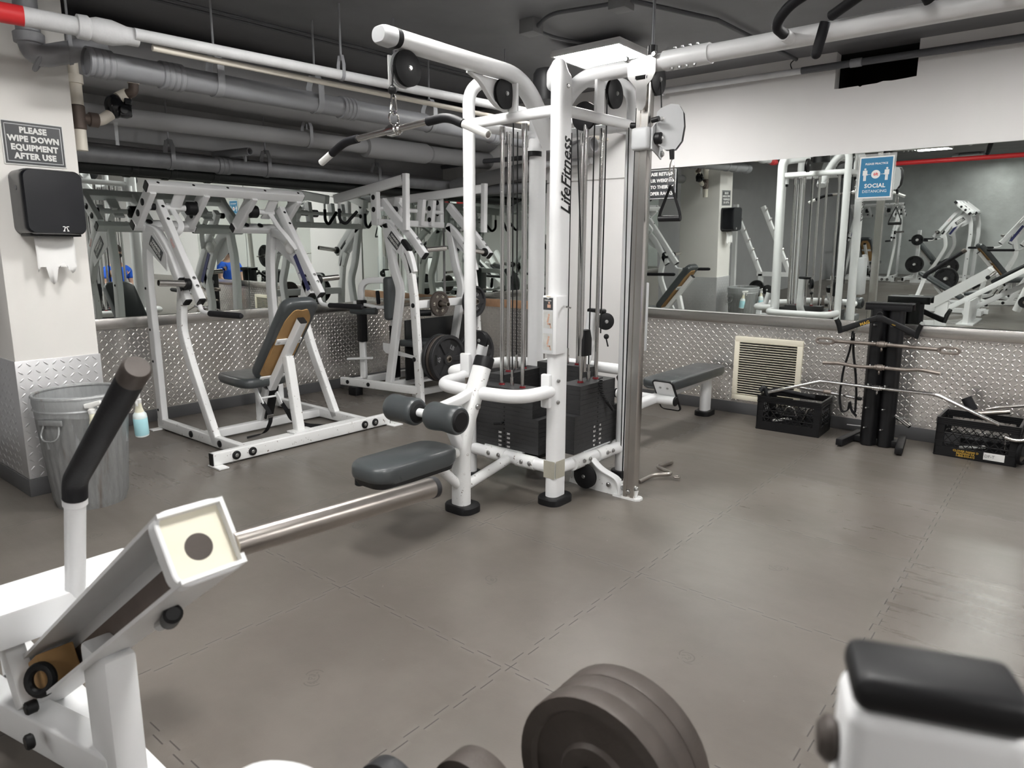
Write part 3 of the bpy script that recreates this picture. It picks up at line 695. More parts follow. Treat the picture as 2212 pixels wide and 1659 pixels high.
# pulleys
def pulley(c, ax, r, side=.006, w_=.026):
    ax = V(ax).normalized(); c = V(c)
    o = obj('pulley', MB().lathe([(r*.2, -w_/2-.006), (r*.55, -w_/2-.005), (r*.8, -w_/2-.001), (r, -w_/2+.003), (r, -w_/2+.008), (r*.86, 0), (r, w_/2-.008), (r, w_/2-.003), (r*.8, w_/2+.001), (r*.55, w_/2+.005), (r*.2, w_/2+.006)], c, ax, 40), 'black', T)
    b = MB(); bolt(b, c+ax*(w_/2+.005), ax, .010, .008); bolt(b, c-ax*(w_/2+.005), -ax, .010, .008); b.cyl(c-ax*(w_/2+.005), c+ax*(w_/2+.005), .006, 10)
    obj('axle_bolt', b, 'bolt_steel', o); return o
pulley((-2.515, 2.322, 2.233), X_, .078)
obj('pulley_bracket', MB().box((-2.55, 2.325, 2.26), (.004, .05, .14)).box((-2.56, 2.30, 2.22), (.008, .11, .13), bev=.003), 'white', T)
obj('pulley_cheek', MB().lathe([(.012, 0), (.080, 0), (.080, .005), (.012, .005), (.012, 0)], (-2.548, 2.322, 2.233), X_, 36, cap=False), 'label_grey', T)
pulley((-2.545, 3.050, 2.248), X_, .078)
pulley((-2.19, 3.595, 2.292), X_, .080)
pulley((-1.875, 3.50, 2.305), X_, .078, w_=.03)
pulley((-2.30, 3.46, 2.165), Y_, .078); pulley((-2.53, 3.92, 2.22), X_, .07)
pulley((-2.17, 3.36, .10), Y_, .075)
obj('cup', MB().lathe([(.06, 0), (.06, .075), (.0, .075)], (-2.86, 3.72, 2.045), Z_, 26, cap=False), 'white', T)
obj('cup_insert', MB().lathe([(.0, 0), (.054, .0), (.054, .03)], (-2.86, 3.72, 2.018), Z_, 26, cap=False), 'black', T)
# weight stacks
def stack(cx, cy, along, n, z0, zt, w1, w2, dp, zmid, rods, nums=None, face=None):
    a = V(along); d = Z_.cross(a); dz = (zt-z0)/n
    for i in range(n):
        z = z0+i*dz; w_ = w1 if z+dz/2 < zmid else w2
        obj('stack_plate', MB().box(V((cx, cy, z+dz/2-.0008)), [abs(a[k])*w_+abs(d[k])*dp+(dz-.0010 if k == 2 else 0) for k in range(3)], bev=.0008, seg=1), 'stack', T)
    c0 = V((cx, cy, 0))
    for s in (-1, 1):
        q = c0+a*s*rods
        obj('guide_rod', MB().cyl(q+Z_*(zt-.02), q+Z_*2.12, .0125, 16).cyl(q+Z_*2.05, q+Z_*2.12, .017, 16), 'chrome', T)
        obj('rod_bushing', MB().lathe([(.020, 0), (.020, .004), (.017, .006), (.017, .011), (.013, .011)], q+Z_*(zt-.002), Z_, 18, cap=False), 'red_anod', T)
    h = MB(); f = c0-d*(dp/2) if face is None else c0+V(face)*(dp/2); fn = (f-c0).normalized()
    for i in range(n): h.lathe([(.0055, 0), (.0055, .0008), (0, .0008)], V((f.x, f.y, z0+(i+.5)*dz)), fn, 10, cap=False)
    each('pin_hole', h, 'void', T)
    obj('cable_post', MB().cyl(c0+Z_*(zt-.01), c0+Z_*(zt+.055), .013, 14).cyl(c0+Z_*(zt+.05), c0+Z_*(zt+.10), .009, 12), 'chrome', T)
    each('cable', MB().cyl(c0+Z_*(zt+.09), c0+Z_*2.13, .0042, 8), 'black', T)
    if nums:
        uu = a if (a.cross(Z_)-fn).length < .1 else -a
        for i, s in enumerate(nums):
            for sd in (-1, 1):
                text('weight_number', s, 'sign_white', T, V((f.x, f.y, z0+(i+.5)*dz))+uu*(sd*.033)+fn*.0006, uu, Z_, .0165, bold=.0003)
    return dz
stack(-2.625, 3.225, (1, 0, 0), 14, .235, .610, .52, .43, .15, .455, .081, ['260', '240', '220', '200'], (0, -1, 0))
stack(-2.285, 3.545, (0, 1, 0), 14, .235, .640, .50, .39, .15, .455, .085, ['95', '87.5', '80', '72.5', '65'], (1, 0, 0))
stack(-2.55, 3.70, (1, 0, 0), 13, .235, .70, .46, .40, .12, .45, .081, None, (0, 1, 0))
stack(-2.79, 3.47, (0, 1, 0), 13, .235, .66, .46, .40, .12, .45, .081, None, (-1, 0, 0))
each('stack_cushion', MB().box((-2.625, 3.22, .232), (.30, .16, .008)).box((-2.285, 3.545, .232), (.16, .30, .008)), 'label_grey', T)
obj('selector_pin', MB().cyl((-2.63, 3.15, .395), (-2.63, 3.10, .395), .006, 10).cyl((-2.665, 3.10, .388), (-2.60, 3.10, .402), .010, 12, bev=.004), 'black', T)
# coiled keeper on the right stack
hx = [V((-2.205+.012*math.cos(k*.9), 3.56-.03*math.sin(k/70*PI)+.012*math.sin(k*.9)+.0012*k, .665-.0024*k)) for k in range(75)]
obj('coil_keeper', MB().tube(hx, .0035, 6).cyl((-2.195, 3.63, .50), (-2.17, 3.66, .45), .010, 10), 'black', T)
obj('floating_pulley', MB().sweep([(-2.285, 3.50, .80), (-2.285, 3.50, .90), (-2.285, 3.50, .955)], rrect(.05, .10, .02, 4), (1, 0, 0), scales=[1, 1, .75]), 'black', T)
each('cable', MB().cyl((-2.19, 3.52, .94), (-2.19, 3.52, 2.28), .0042, 8).cyl((-2.30, 3.50, .94), (-2.34, 3.45, 2.1), .0042, 8), 'black', T)
obj('pulley_post', MB().cyl((-2.285, 3.50, .70), (-2.285, 3.50, .81), .011, 12), 'chrome', T)
# instruction card holder on the corner post
cb = obj('card_holder', MB().box((-2.206, 3.074, 1.025), (.092, .100, .315), bev=.004), 'white', T)
obj('card', MB().box((-2.214, 3.0235, 1.025), (.066, .002, .30)), 'label_grey', cb)
obj('card_header', MB().box((-2.214, 3.0222, 1.140), (.062, .001, .064)), 'sign_black', cb)
for z in (1.055, .935): obj('picture', MB().box((-2.214, 3.0222, z), (.060, .001, .092)), 'card_grey', cb)
fg = MB()
for z, s in ((1.045, 1), (.925, 1)):
    fg.box((-2.212, 3.021, z+.012), (.010, .0008, .034), Euler((0, .25, 0))); fg.lathe([(0, 0), (.006, 0), (.006, .0008), (0, .0008)], (-2.207, 3.0218, z+.036), (0, -1, 0), 14, cap=False)
    fg.box((-2.206, 3.021, z-.012), (.022, .0008, .008)); fg.box((-2.197, 3.021, z-.022), (.006, .0008, .026), Euler((0, -.3, 0)))
fg.box((-2.207, 3.021, 1.128), (.022, .0008, .018)); fg.lathe([(0, 0), (.006, 0), (.006, .0008), (0, .0008)], (-2.207, 3.0218, 1.146), (0, -1, 0), 14, cap=False)
obj('figure', fg, 'skin', cb)
text('card_title', 'Lat\nPulldown', 'sign_white', cb, (-2.214, 3.0214, 1.164), X_, Z_, .012)
text('card_title', 'LifeFitness', 'gold_text', cb, (-2.211, 3.0214, 1.180), X_, Z_, .007)
obj('hook', MB().cyl((-2.160, 3.09, 1.125), (-2.125, 3.07, 1.125), .006, 10).cyl((-2.125, 3.07, 1.125), (-2.105, 3.08, 1.120), .005, 10), 'chrome', cb)
text('lettering', 'LifeFitness', 'black', T, (-2.1735, 3.115, 1.80), Z_, -Y_, .118, bold=.0012, shear=.42, width=.80, spacing=.98)
# lat pulldown seat
obj('seat_post', MB().sweep([(-2.53, 2.665, .03), (-2.53, 2.67, .36), (-2.53, 2.72, .53), (-2.53, 2.855, .81)], rrect(.105, .085, .036, 6), (1, 0, 0)), 'white_worn', T)
obj('post_cap', MB().sweep([(-2.53, 2.843, .782), (-2.53, 2.866, .832), (-2.53, 2.869, .84)], rrect(.108, .088, .036, 6), (1, 0, 0), scales=[1, 1, .9]), 'black', T)
obj('foot_pad', MB().sweep([(-2.53, 2.675, 0), (-2.53, 2.675, .034), (-2.53, 2.675, .042)], rrect(.19, .15, .055, 6), (1, 0, 0), scales=[1, 1, .94]), 'black', T)
lp = fillet([(-2.22, 3.085, .655), (-2.24, 2.83, .65), (-2.53, 2.78, .65), (-2.86, 2.83, .65), (-2.89, 3.10, .66)], [.12, .2, .12], 9)
obj('frame_loop', MB().tube(lp, .037, 20), 'white', T)
each('clamp_plate', MB().box((-2.235, 3.045, .657), (.06, .03, .19), bev=.008).box((-2.885, 3.092, .72), (.075, .03, .16), bev=.008), 'white', T)
each('base_strut', MB().tube([(-2.53, 2.70, .135), (-2.56, 3.10, .185)], .03, 16).tube([(-2.53, 2.69, .11), (-2.53, 2.47, .315)], .027, 16).tube([(-2.53, 2.69, .335), (-2.53, 2.50, .355)], .028, 16), 'white_worn', T)
obj('pad_strut', MB().sweep([(-2.53, 2.655, .36), (-2.53, 2.585, .50), (-2.53, 2.56, .58)], rrect(.07, .045, .015, 3), (1, 0, 0)), 'white', T)
arm = obj('thigh_pad_arm', MB().sweep([(-2.53, 2.80, .665), (-2.53, 2.66, .63), (-2.53, 2.42, .595)], rrect(.05, .055, .015, 3), (1, 0, 0)).cyl((-2.76, 2.40, .600), (-2.30, 2.40, .600), .022, 16), 'white', T)
for s in (-1, 1):
    q = V((-2.53+s*.150, 2.40, .600)); r_ = .072
    ro = obj('thigh_roller', MB().lathe([(.03, -.104), (r_*.90, -.100), (r_, -.088), (r_, -.06), (r_*.93, 0), (r_, .06), (r_, .088), (r_*.90, .100), (.03, .104)], q, X_, 36), 'vinyl', T)
    each('roller_cap', MB().lathe([(.0, .0), (.045, .0), (.052, -.006), (.066, -.012)], q+X_*(.109), X_, 30, cap=False).lathe([(.0, .0), (.045, .0), (.052, .006), (.066, .012)], q-X_*(.109), X_, 30, cap=False), 'black', ro)
obj('adjust_plate', MB().prism([(2.80, .50), (2.90, .50), (2.90, .72), (2.80, .72)], (-2.62, 0, 0), Y_, Z_, .012), 'rusty_steel', T)
bo = MB(); bolt(bo, (-2.475, 2.80, .655), (1, -.3, 0), .018, .014); bolt(bo, (-2.475, 2.745, .585), (1, -.3, 0), .014, .012); each('bolt', bo, 'bolt_steel', T)
# seat pad
b = MB(); pr = rrect(.265, .56, .09, 8)
for_ = [(.405-.072, .93), (.350, .985), (.366, 1.0), (.398, .995), (.412, .97), (.419, .92)]
b.sweep([(-2.53, 2.265, z) for z, k in for_], pr, (1, 0, 0), scales=[k for z, k in for_]); sp = obj('seat', b, 'vinyl', T, ang=60)
obj('seat_base', MB().sweep([(-2.53, 2.265, .312), (-2.53, 2.265, .345)], rrect(.255, .55, .085, 8), (1, 0, 0), scales=[.93, .985]).box((-2.53, 2.40, .305), (.12, .26, .02), bev=.004).cyl((-2.60, 2.03, .30), (-2.60, 2.03, .345), .025, 16, bev=.006), 'vinyl_black', sp)
# cable column on the crossover side
def extr(x, y, z0, z1, name):
    m = MB(); sec = [(-.034, -.030), (-.012, -.030), (-.012, -.024), (.012, -.024), (.012, -.030), (.034, -.030), (.036, -.026), (.036, .026), (.034, .030), (-.034, .030), (-.036, .026), (-.036, -.026)]
    m.sweep([(x, y, z0), (x, y, z1)], sec, (1, 0, 0)); return obj(name, m, 'steel', T)
extr(-1.905, 3.44, .012, 2.33, 'chrome_column')
obj('base_plate', MB().prism([(0, 0), (.33, -.02), (.47, 0), (.48, .045), (.33, .105), (.22, .135), (.14, .215), (.10, .215), (.04, .15)], (-2.33, 3.425, .012), X_, Z_, -.012), 'white_worn', T)
obj('plate_rim', MB().sweep(fillet([(-2.24, 3.42, .235), (-2.165, 3.42, .20), (-2.10, 3.42, .145), (-1.97, 3.42, .105), (-1.955, 3.42, .02)], .04, 6), rrect(.055, .008, .003, 2), (0, 1, 0)), 'white', T)
obj('foot_plate', MB().prism([(-.10, -.035), (.05, -.035), (.07, -.015), (.07, .02), (.05, .04), (-.10, .04)], (-1.905, 3.44, 0), X_, Y_, .012), 'white_worn', T)
bo = MB(); bolt(bo, (-2.04, 3.413, .06), (0, -1, 0), .012, .01); bolt(bo, (-1.905, 3.409, .045), (0, -1, 0), .012, .008); bolt(bo, (-1.868, 3.43, .07), (1, 0, 0), .012, .016); bolt(bo, (-1.945, 3.42, .06), (-1, -.2, 0), .012, .012); each('bolt', bo, 'bolt_steel', T)
mpth = [(-.09, .0), (.075, .015), (.075, -.07), (.058, -.105), (.03, -.13), (.025, -.225), (.012, -.25), (-.015, -.25), (-.03, -.225), (-.035, -.14), (-.06, -.11), (-.085, -.08)]
obj('mount_plate', MB().prism(mpth, (-1.900, 3.385, 2.390), X_, Z_, -.006).box((-1.905, 3.384, 2.30), (.055, .003, .018)), 'chrome', T)
obj('bracket_slot', MB().box((-1.905, 3.377, 2.302), (.060, .002, .016), bev=.0008), 'void', T)
obj('top_bushing', MB().cyl((-1.875, 3.44, 2.40), (-1.875, 3.44, 2.46), .024, 16), 'black', T)
obj('hanger_rod', MB().cyl((-1.875, 3.44, 2.45), (-1.875, 3.44, ZC), .008, 10).cyl((-1.875, 3.44, ZC-.008), (-1.875, 3.44, ZC), .024, 14), 'conduit', T)
ca = obj('carriage', MB().box((-1.90, 3.43, 2.000), (.105, .105, .115), bev=.018, seg=3), 'label_grey', T)
obj('side_plate', MB().prism([(-.05, -.055), (.03, -.085), (.06, -.10), (.075, -.07), (.07, -.02), (.05, .03), (.03, .095), (-.01, .08), (-.05, .05)], (-1.843, 3.45, 2.0), Y_, Z_, .008), 'label_grey', ca)
kn = MB(); kn.cyl((-1.842, 3.44, 2.0), (-1.80, 3.44, 2.0), .03, 18, bev=.005).cyl((-1.84, 3.40, 2.085), (-1.80, 3.40, 2.09), .014, 14).cyl((-1.95, 3.44, 2.075), (-1.985, 3.44, 2.08), .016, 14); each('knob', kn, 'black', ca)
bo = MB(); bolt(bo, (-1.834, 3.51, 1.93), X_, .014, .01); bo.cyl((-1.84, 3.46, 2.03), (-1.78, 3.48, 2.03), .007, 10); each('bolt', bo, 'bolt_steel', ca)
pd = [(.000, .112), (.040, .105), (.062, .07), (.070, .0), (.060, -.075), (.030, -.115), (-.02, -.115), (-.058, -.09), (-.072, -.05), (-.072, .075), (-.05, .095)]
o_ = V((-1.765, 3.46, 2.055)); pu = V((.90, .30, 0)).normalized()
obj('pulley_cover', MB().prism(pd, o_, pu, Z_, .004), 'label_grey', ca); obj('pulley_cover', MB().prism(pd, o_-pu.cross(Z_)*.046, pu, Z_, .004), 'label_grey', ca)
obj('pulley', MB().prism([(x*.93+.008, y*.94) for x, y in pd], o_-pu.cross(Z_)*.040, pu, Z_, .038), 'black', ca)
bo = MB(); nn_ = pu.cross(Z_)
for z in (.04, -.055): bolt(bo, o_+pu*(-.045)+Z_*z+nn_*.004, nn_, .010, .008)
each('bolt', bo, 'bolt_steel', ca)
each('cable', MB().cyl((-1.85, 3.50, 2.29), (-1.83, 3.48, 2.15), .004, 8).cyl((-1.955, 3.425, .10), (-1.945, 3.42, 2.16), .004, 8).cyl((-2.14, 3.72, .2), (-2.15, 3.70, 2.12), .0035, 8), 'black', T)
obj('cable_end', MB().cyl((-1.752, 3.462, 1.94), (-1.748, 3.462, 1.892), .014, 14, r2=.012), 'black', T)
cb2 = obj('card_holder', MB().box((-1.985, 3.60, 1.06), (.012, .10, .42), bev=.003).box((-1.99, 3.60, 1.04), (.06, .14, .40), bev=.006), 'label_grey', T)
obj('hole_scale', MB().box((-1.9435, 3.44, 1.2), (.001, .014, 1.9)), 'label_grey', T)
# second crossover column out of view on the right
extr(2.2, 3.44, .012, 2.33, 'chrome_column')
obj('foot_plate', MB().prism([(-.10, -.06), (.08, -.06), (.08, .06), (-.10, .06)], (2.2, 3.44, 0), X_, Y_, .012), 'white_worn', T)
# pull-up bar across the beam
pb = obj('pull_up_bar', MB().tube(fillet([(-1.16, 3.33, 2.36), (-1.165, 3.20, 2.37), (-1.10, 3.17, 2.43), (-.93, 3.14, 2.49), (-.40, 3.10, 2.50), (.05, 3.14, 2.48), (.16, 3.17, 2.42), (.17, 3.20, 2.36), (.17, 3.33, 2.36)], .07, 7), .022, 16), 'foam', T, 'black foam covered pull-up bar')
each('clamp', MB().cyl((-1.16, 3.31, 2.36), (-1.16, 3.40, 2.36), .026, 16).cyl((.17, 3.31, 2.36), (.17, 3.40, 2.36), .026, 16), 'white', T)
obj('pull_up_grip', MB().tube([(-.985, 3.30, 2.375), (-1.012, 3.30, 2.255)], .022, 16).sphere((-1.012, 3.30, 2.255), .022, 12), 'foam', T)
obj('pull_up_grip', MB().tube(fillet([(-.985, 3.38, 2.42), (-.76, 3.20, 2.46), (-.64, 3.22, 2.45), (-.60, 3.30, 2.38)], .05, 6), .022, 16), 'foam', T)
obj('pull_up_grip', MB().tube(fillet([(-.42, 3.16, 2.48), (-.36, 3.24, 2.42), (-.36, 3.30, 2.36)], .05, 6), .022, 16), 'foam', T)
# low row bench joined to the machine
obj('bench_pad', MB().sweep([(-2.47, 5.32, z) for z in (.365, .382, .40, .425, .437, .442)], rrect(.27, 1.08, .075, 8), (1, 0, 0), scales=[.94, .99, 1, 1, .985, .95]), 'vinyl', T, ang=60)
obj('bench_rail', MB().sweep([(-2.47, 4.0, .28), (-2.47, 4.75, .30), (-2.47, 5.75, .335)], rrect(.07, .07, .02, 4), (1, 0, 0)), 'white', T)
obj('bench_leg', MB().sweep([(-2.47, 5.74, .03), (-2.47, 5.74, .34)], rrect(.075, .125, .036, 6), (1, 0, 0)), 'white', T)
obj('foot_pad', MB().sweep([(-2.47, 5.74, 0), (-2.47, 5.74, .034), (-2.47, 5.74, .042)], rrect(.14, .20, .055, 6), (1, 0, 0), scales=[1, 1, .94]), 'black', T)
obj('foot_bar', MB().cyl((-2.80, 4.78, .30), (-2.30, 4.78, .30), .035, 20), 'white', T)
each('bar_cap', MB().cyl((-2.302, 4.78, .30), (-2.285, 4.78, .30), .037, 20, bev=.005).cyl((-2.802, 4.78, .30), (-2.82, 4.78, .30), .037, 20, bev=.005), 'black', T)
for s, xc in ((1, -2.385), (-1, -2.70)):
    R = Euler((.62, 0, 0)).to_matrix(); c_ = V((xc, 4.815, .33))
    fp = obj('foot_plate', MB().box(c_, (.16, .012, .30), R, bev=.004), 'white', T)
    m = MB()
    m.sweep([c_+R @ V((q[0], 0, q[1])) for q in rrect(.165, .305, .03, 4)], rrect(.016, .014, .004, 2), tuple(R @ V((0, 1, 0))), True, True)
    obj('rubber_edge', m, 'black', fp)
    bo = MB()
    for sx in (-.03, .03): bolt(bo, c_+R @ V((sx, -.006, .085)), R @ V((0, -1, 0)), .008, .006)
    each('bolt', bo, 'bolt_steel', fp)
obj('row_arm', MB().sweep(fillet([(-2.53, 3.80, .62), (-2.53, 3.90, .70), (-2.51, 3.93, 1.02)], .08, 6), rrect(.07, .06, .02, 4), (1, 0, 0)), 'white', T)
obj('row_bracket', MB().box((-2.48, 3.93, 1.03), (.13, .05, .03), bev=.012), 'black', T)
pulley((-2.41, 3.93, .965), V((.8, -.6, 0)), .056, w_=.03)
obj('row_ball', MB().sphere((-2.40, 3.93, .865), .018, 14).cyl((-2.40, 3.93, .85), (-2.385, 3.93, .80), .005, 8), 'black', T)
obj('rear_loop', MB().tube(fillet([(-2.87, 3.79, .64), (-2.85, 4.02, .64), (-2.20, 4.02, .64), (-2.165, 3.79, .64)], .12, 8), .036, 18), 'white', T)
obj('side_loop', MB().tube(fillet([(-2.89, 3.15, .66), (-3.12, 3.17, .65), (-3.12, 3.74, .65), (-2.87, 3.76, .66)], .12, 8), .036, 18), 'white', T)
obj('side_arm', MB().sweep([(-3.11, 3.45, .62), (-3.06, 3.45, .80)], rrect(.08, .05, .02, 4), (0, 1, 0)), 'white', T)
pulley((-3.08, 3.45, .83), Y_, .06)

# ---------------------------------------------------------------- lat bar and D handle hanging from it
t = thing('lat_bar', 'worn wide lat bar hung by a carabiner from the left arm of the cable machine', 'lat bar', (-2.53, 2.239, 1.954))
k = V((-2.53, 2.239, 1.957)); bd = V((1, 0, 0))
pts = fillet([k-bd*.545-Z_*.10, k-bd*.35-Z_*.010, k-bd*.0, k+bd*.32+Z_*.030, k+bd*.545-Z_*.055], [.07, .01, .07], 6)
def sub(p0, p1): return [p0, p1]
A_, B_, C_, D_ = k-bd*.548-Z_*.103, k-bd*.350-Z_*.020, k+bd*.345+Z_*.020, k+bd*.577-Z_*.074
full = fillet([A_, B_, C_, D_], .075, 8)
obj('bar', MB().tube(full, .0145, 16), 'steel', t)
g1 = fillet([B_+(A_-B_)*.55, B_, B_+(C_-B_)*.14], .075, 8); g2 = fillet([C_+(B_-C_)*.17, C_, C_+(D_-C_)*.40], .075, 8)
obj('grip', MB().tube(g1, .0195, 16), 'foam', t); obj('grip', MB().tube(g2, .0195, 16), 'foam', t)
obj('worn_tip', MB().tube([A_, A_+(B_-A_)*.42], .0175, 16), 'sign_white', t); obj('worn_tip', MB().tube([D_, D_+(C_-D_)*.58], .0175, 16), 'sign_white', t)
m0 = (B_+C_)/2+bd*.01
obj('swivel', MB().lathe([(.0145, -.045), (.022, -.04), (.022, -.025), (.027, -.022), (.027, .022), (.022, .025), (.022, .04), (.0145, .045)], m0, (C_-B_), 22, cap=False).torus(m0+Z_*.05, bd, .028, .005, 20), 'chrome', t)
obj('carabiner', MB().tube([m0+Z_*.065+V((0, .0, 0)), m0+Z_*.085+Y_*.016, m0+Z_*.145+Y_*.010, m0+Z_*.160, m0+Z_*.145-Y_*.010, m0+Z_*.085-Y_*.016], .0045, 8, closed=True), 'chrome', t)
obj('cable_ball', MB().sphere((-2.528, 2.240, 2.128), .020, 16).cyl((-2.528, 2.24, 2.10), (-2.528, 2.24, 2.15), .009, 10).cyl((-2.528, 2.24, 2.15), (-2.525, 2.245, 2.235), .0038, 8), 'black', t)
t = thing('stirrup_handle', 'black strap stirrup handle clipped to the pulley of the chrome column', 'cable handle', (-1.75, 3.46, 1.6))
h0 = V((-1.747, 3.462, 1.895))
obj('carabiner', MB().tube([h0+Z_*.0, h0-Z_*.03+X_*.010, h0-Z_*.085+X_*.013, h0-Z_*.10, h0-Z_*.085-X_*.013, h0-Z_*.03-X_*.010], .0042, 8, closed=True), 'chrome', t)
obj('ring', MB().torus(h0-Z_*.118, Y_, .022, .003, 24), 'chrome', t)
for s in (-1, 1):
    obj('strap', MB().sweep([h0-Z_*.135, h0-Z_*.165+X_*s*.014, h0-Z_*.27+X_*s*.055, h0-Z_*.30+X_*s*.062], rrect(.028, .005, .002, 1), (0, 1, 0)), 'strap', t)
obj('handle', MB().cyl(h0-Z_*.305-X_*.064, h0-Z_*.305+X_*.064, .016, 18, bev=.003), 'black', t)

# ---------------------------------------------------------------- plate-loaded lever machine by the left mirror
def lever_machine(name, label, loc=(0, 0, 0)):
    """built in room coordinates: side frames at y 2.435 / 3.485, user faces the left wall"""
    t = thing(name, label, 'weight machine', (-4.95, 2.96, 0))
    YN = (2.435, 3.485)
    for s, y in ((1, YN[0]), (-1, YN[1])):
        obj('rear_post', MB().rtube([(-5.585, y, .03), (-5.60, y, .75), (-5.615, y, 1.10), (-5.60, y, 1.35), (-5.545, y, 1.58)], .05, .085, (0, 1, 0)), 'white', t)
        obj('front_post', MB().rtube(fillet([(-4.745, y, .04), (-5.045, y, .60), (-5.135, y, .83), (-5.12, y, .96), (-5.06, y, 1.20)], .14, 5), .05, .078, (0, 1, 0)), 'white_worn', t)
        st = obj('stop_arm', MB().rtube(fillet([(-5.53, y, 1.565), (-5.40, y, 1.545), (-5.24, y, 1.40), (-5.02, y, 1.045)], .09, 5), .05, .075, (0, 1, 0)), 'white', t)
        each('end_cap', MB().rtube([(-5.025, y, 1.053), (-5.015, y, 1.037)], .046, .072, (0, 1, 0)), 'black', st)
        obj('stop_pad', MB().box((-5.06, y, 1.165), (.10, .052, .05), Euler((0, 1.02, 0)), bev=.008), 'black', st)
        obj('side_beam', MB().rtube([(-5.63, y, .050), (-4.36, y, .050)], .05, .078, (0, 1, 0)), 'white_worn', t)
        each('floor_tab', MB().box((-5.60, y-.05*s, .006), (.07, .09, .010), bev=.002), 'white_worn', t)
        g = MB(); g.prism([(-5.56, 1.545), (-5.395, 1.54), (-5.22, 1.38), (-5.235, 1.26), (-5.56, 1.44)], (0, y-.022*s, 0), X_, Z_, .006*s)
        gp = obj('gusset_plate', g, 'white', t)
        ln = V((.79, 0, -.61)); vn = V((.61, 0, .79))
        if s < 0: ln = -ln; vn = vn
        yy = y-.0235*s-.006*s*0
        cpl = V((-5.375, y-.030*s, 1.425))
        obj('name_plate', MB().box(cpl, (.205, .003, .082), Euler((0, math.atan2(.61, .79), 0))), 'sign_black', gp)
        uu = V((.79, 0, -.61)) if s > 0 else V((-.79, 0, .61)); nn_ = V((0, -1, 0))*s; vv = nn_.cross(uu)
        for i, l in enumerate(('HAMMER', 'STRENGTH')):
            text('lettering', l, 'sign_white', gp, cpl+nn_*.0018+vv*(.017-.034*i), uu, vv, .033, bold=.0009, width=1.05)
        b = MB()
        for q in ((-5.60, .16), (-5.61, .55), (-5.61, .80), (-5.62, 1.12)): bolt(b, (q[0], y-.026*s, q[1]), (0, -s, 0), .009, .005)
        for x in (-5.08, -4.66): b.lathe([(.0, .0), (.026, 0), (.026, .006), (.016, .012), (0, .012)], (x, y-.026*s, .05), (0, -s, 0), 18, cap=False)
        each('bolt', b, 'black', t)
        # upper bracket, tilted square section
        yb0, yb1 = (2.335, 2.80) if s > 0 else (3.13, 3.60)
        R = [V((math.cos(-.75)*q[0]-math.sin(-.75)*q[1], 0, math.sin(-.75)*q[0]+math.cos(-.75)*q[1])) for q in rrect(.072, .056, .007, 3)]
        br = obj('pivot_beam', MB()._loops([[V((-5.565, yb0, 1.595))+q for q in R], [V((-5.565, yb1, 1.595))+q for q in R]]), 'white', t)
        each('end_cap', MB()._loops([[V((-5.565, yb0-.006, 1.595))+q*.94 for q in R], [V((-5.565, yb0+.002, 1.595))+q*.94 for q in R]])._loops([[V((-5.565, yb1-.002, 1.595))+q*.94 for q in R], [V((-5.565, yb1+.006, 1.595))+q*.94 for q in R]]), 'black', br)
        b = MB()
        for dy in (.11, .24): b.lathe([(0, 0), (.024, 0), (.024, .004), (.014, .008), (0, .008)], (-5.535, yb0+dy, 1.622), V((.68, 0, .73)), 16, cap=False)
        each('bolt', b, 'black', br)
        # hanger plates from the top beam
        ys = (2.365, 2.765) if s > 0 else (3.165, 3.575)
        for y_ in ys:
            hp = obj('hanger_plate', MB().rtube([(-5.555, y_, 1.61), (-5.275, y_, 1.845)], .046, .10, (0, 1, 0)), 'white', t)
            b = MB(); so = 1 if y_ < 2.96 else -1
            for k_ in (.30, .62):
                b.lathe([(0, 0), (.026, 0), (.026, .005), (.014, .011), (0, .011)], (-5.555+.28*k_, y_-.023*so, 1.61+.235*k_), (0, -so, 0), 18, cap=False)
            each('bolt', b, 'black', hp)
        ym = 2.575 if s > 0 else 3.355
        obj('pivot_bracket', MB().rtube(fillet([(-5.275, ym, 1.83), (-5.40, ym, 1.70), (-5.43, ym, 1.68)], .03, 4), .085, .02, (0, 1, 0)), 'white', t)
        # swinging arm with its horn and grip
        ya = y+.018*s
        ar = obj('lever_arm', MB().rtube([(-5.375, ya, 1.755), (-4.855, ya, 1.055)], .050, .075, (0, 1, 0)), 'white', t)
        each('end_cap', MB().rtube([(-4.857, ya, 1.058), (-4.848, ya, 1.046)], .046, .071, (0, 1, 0)), 'black', ar)
        b = MB(); nrm = V((.80, 0, .60))
        for k_ in (.07, .20): b.lathe([(0, 0), (.012, 0), (.012, .001), (0, .001)], V((-5.375+.52*k_, ya, 1.755-.70*k_))+nrm*.0376, nrm, 14, cap=False)
        each('arm_hole', b, 'void', ar)
        b = MB()
        for k_ in (.80, .88): bolt(b, V((-5.375+.52*k_, ya, 1.755-.70*k_))+nrm*.037, nrm, .011, .008)
        each('bolt', b, 'bolt_steel', ar)
        text('warning_label', 'HOT LOAD\nWARNING', 'pink_text', ar, V((-5.375+.52*.42, ya-.0255*s, 1.755-.70*.42)), V((.6, 0, -.8))*(1 if s > 0 else -1), V((.8, 0, .6)), .016)
        xh, zh = -5.375+.52*.83, 1.755-.70*.83
        yo = y-.010*s
        hn = obj('weight_horn', MB().pipe(V((xh, ya, zh)), V((xh, ya-.245*s, zh+.016)), .0235, .004), 'steel', ar)
        obj('horn_collar', MB().cyl((xh, ya-.028*s, zh), (xh, ya-.062*s, zh+.002), .041, 24, bev=.004), 'black', hn)
        gx = V((-4.87, ya+.0*s, 1.06))
        gr = obj('grip_rod', MB().tube(fillet([gx+V((-.02, 0, .02)), gx+V((.0, 0, -.075)), gx+V((.09, 0, -.085)), gx+V((.12, 0, -.085))], .05, 6), .016, 14), 'white', ar)
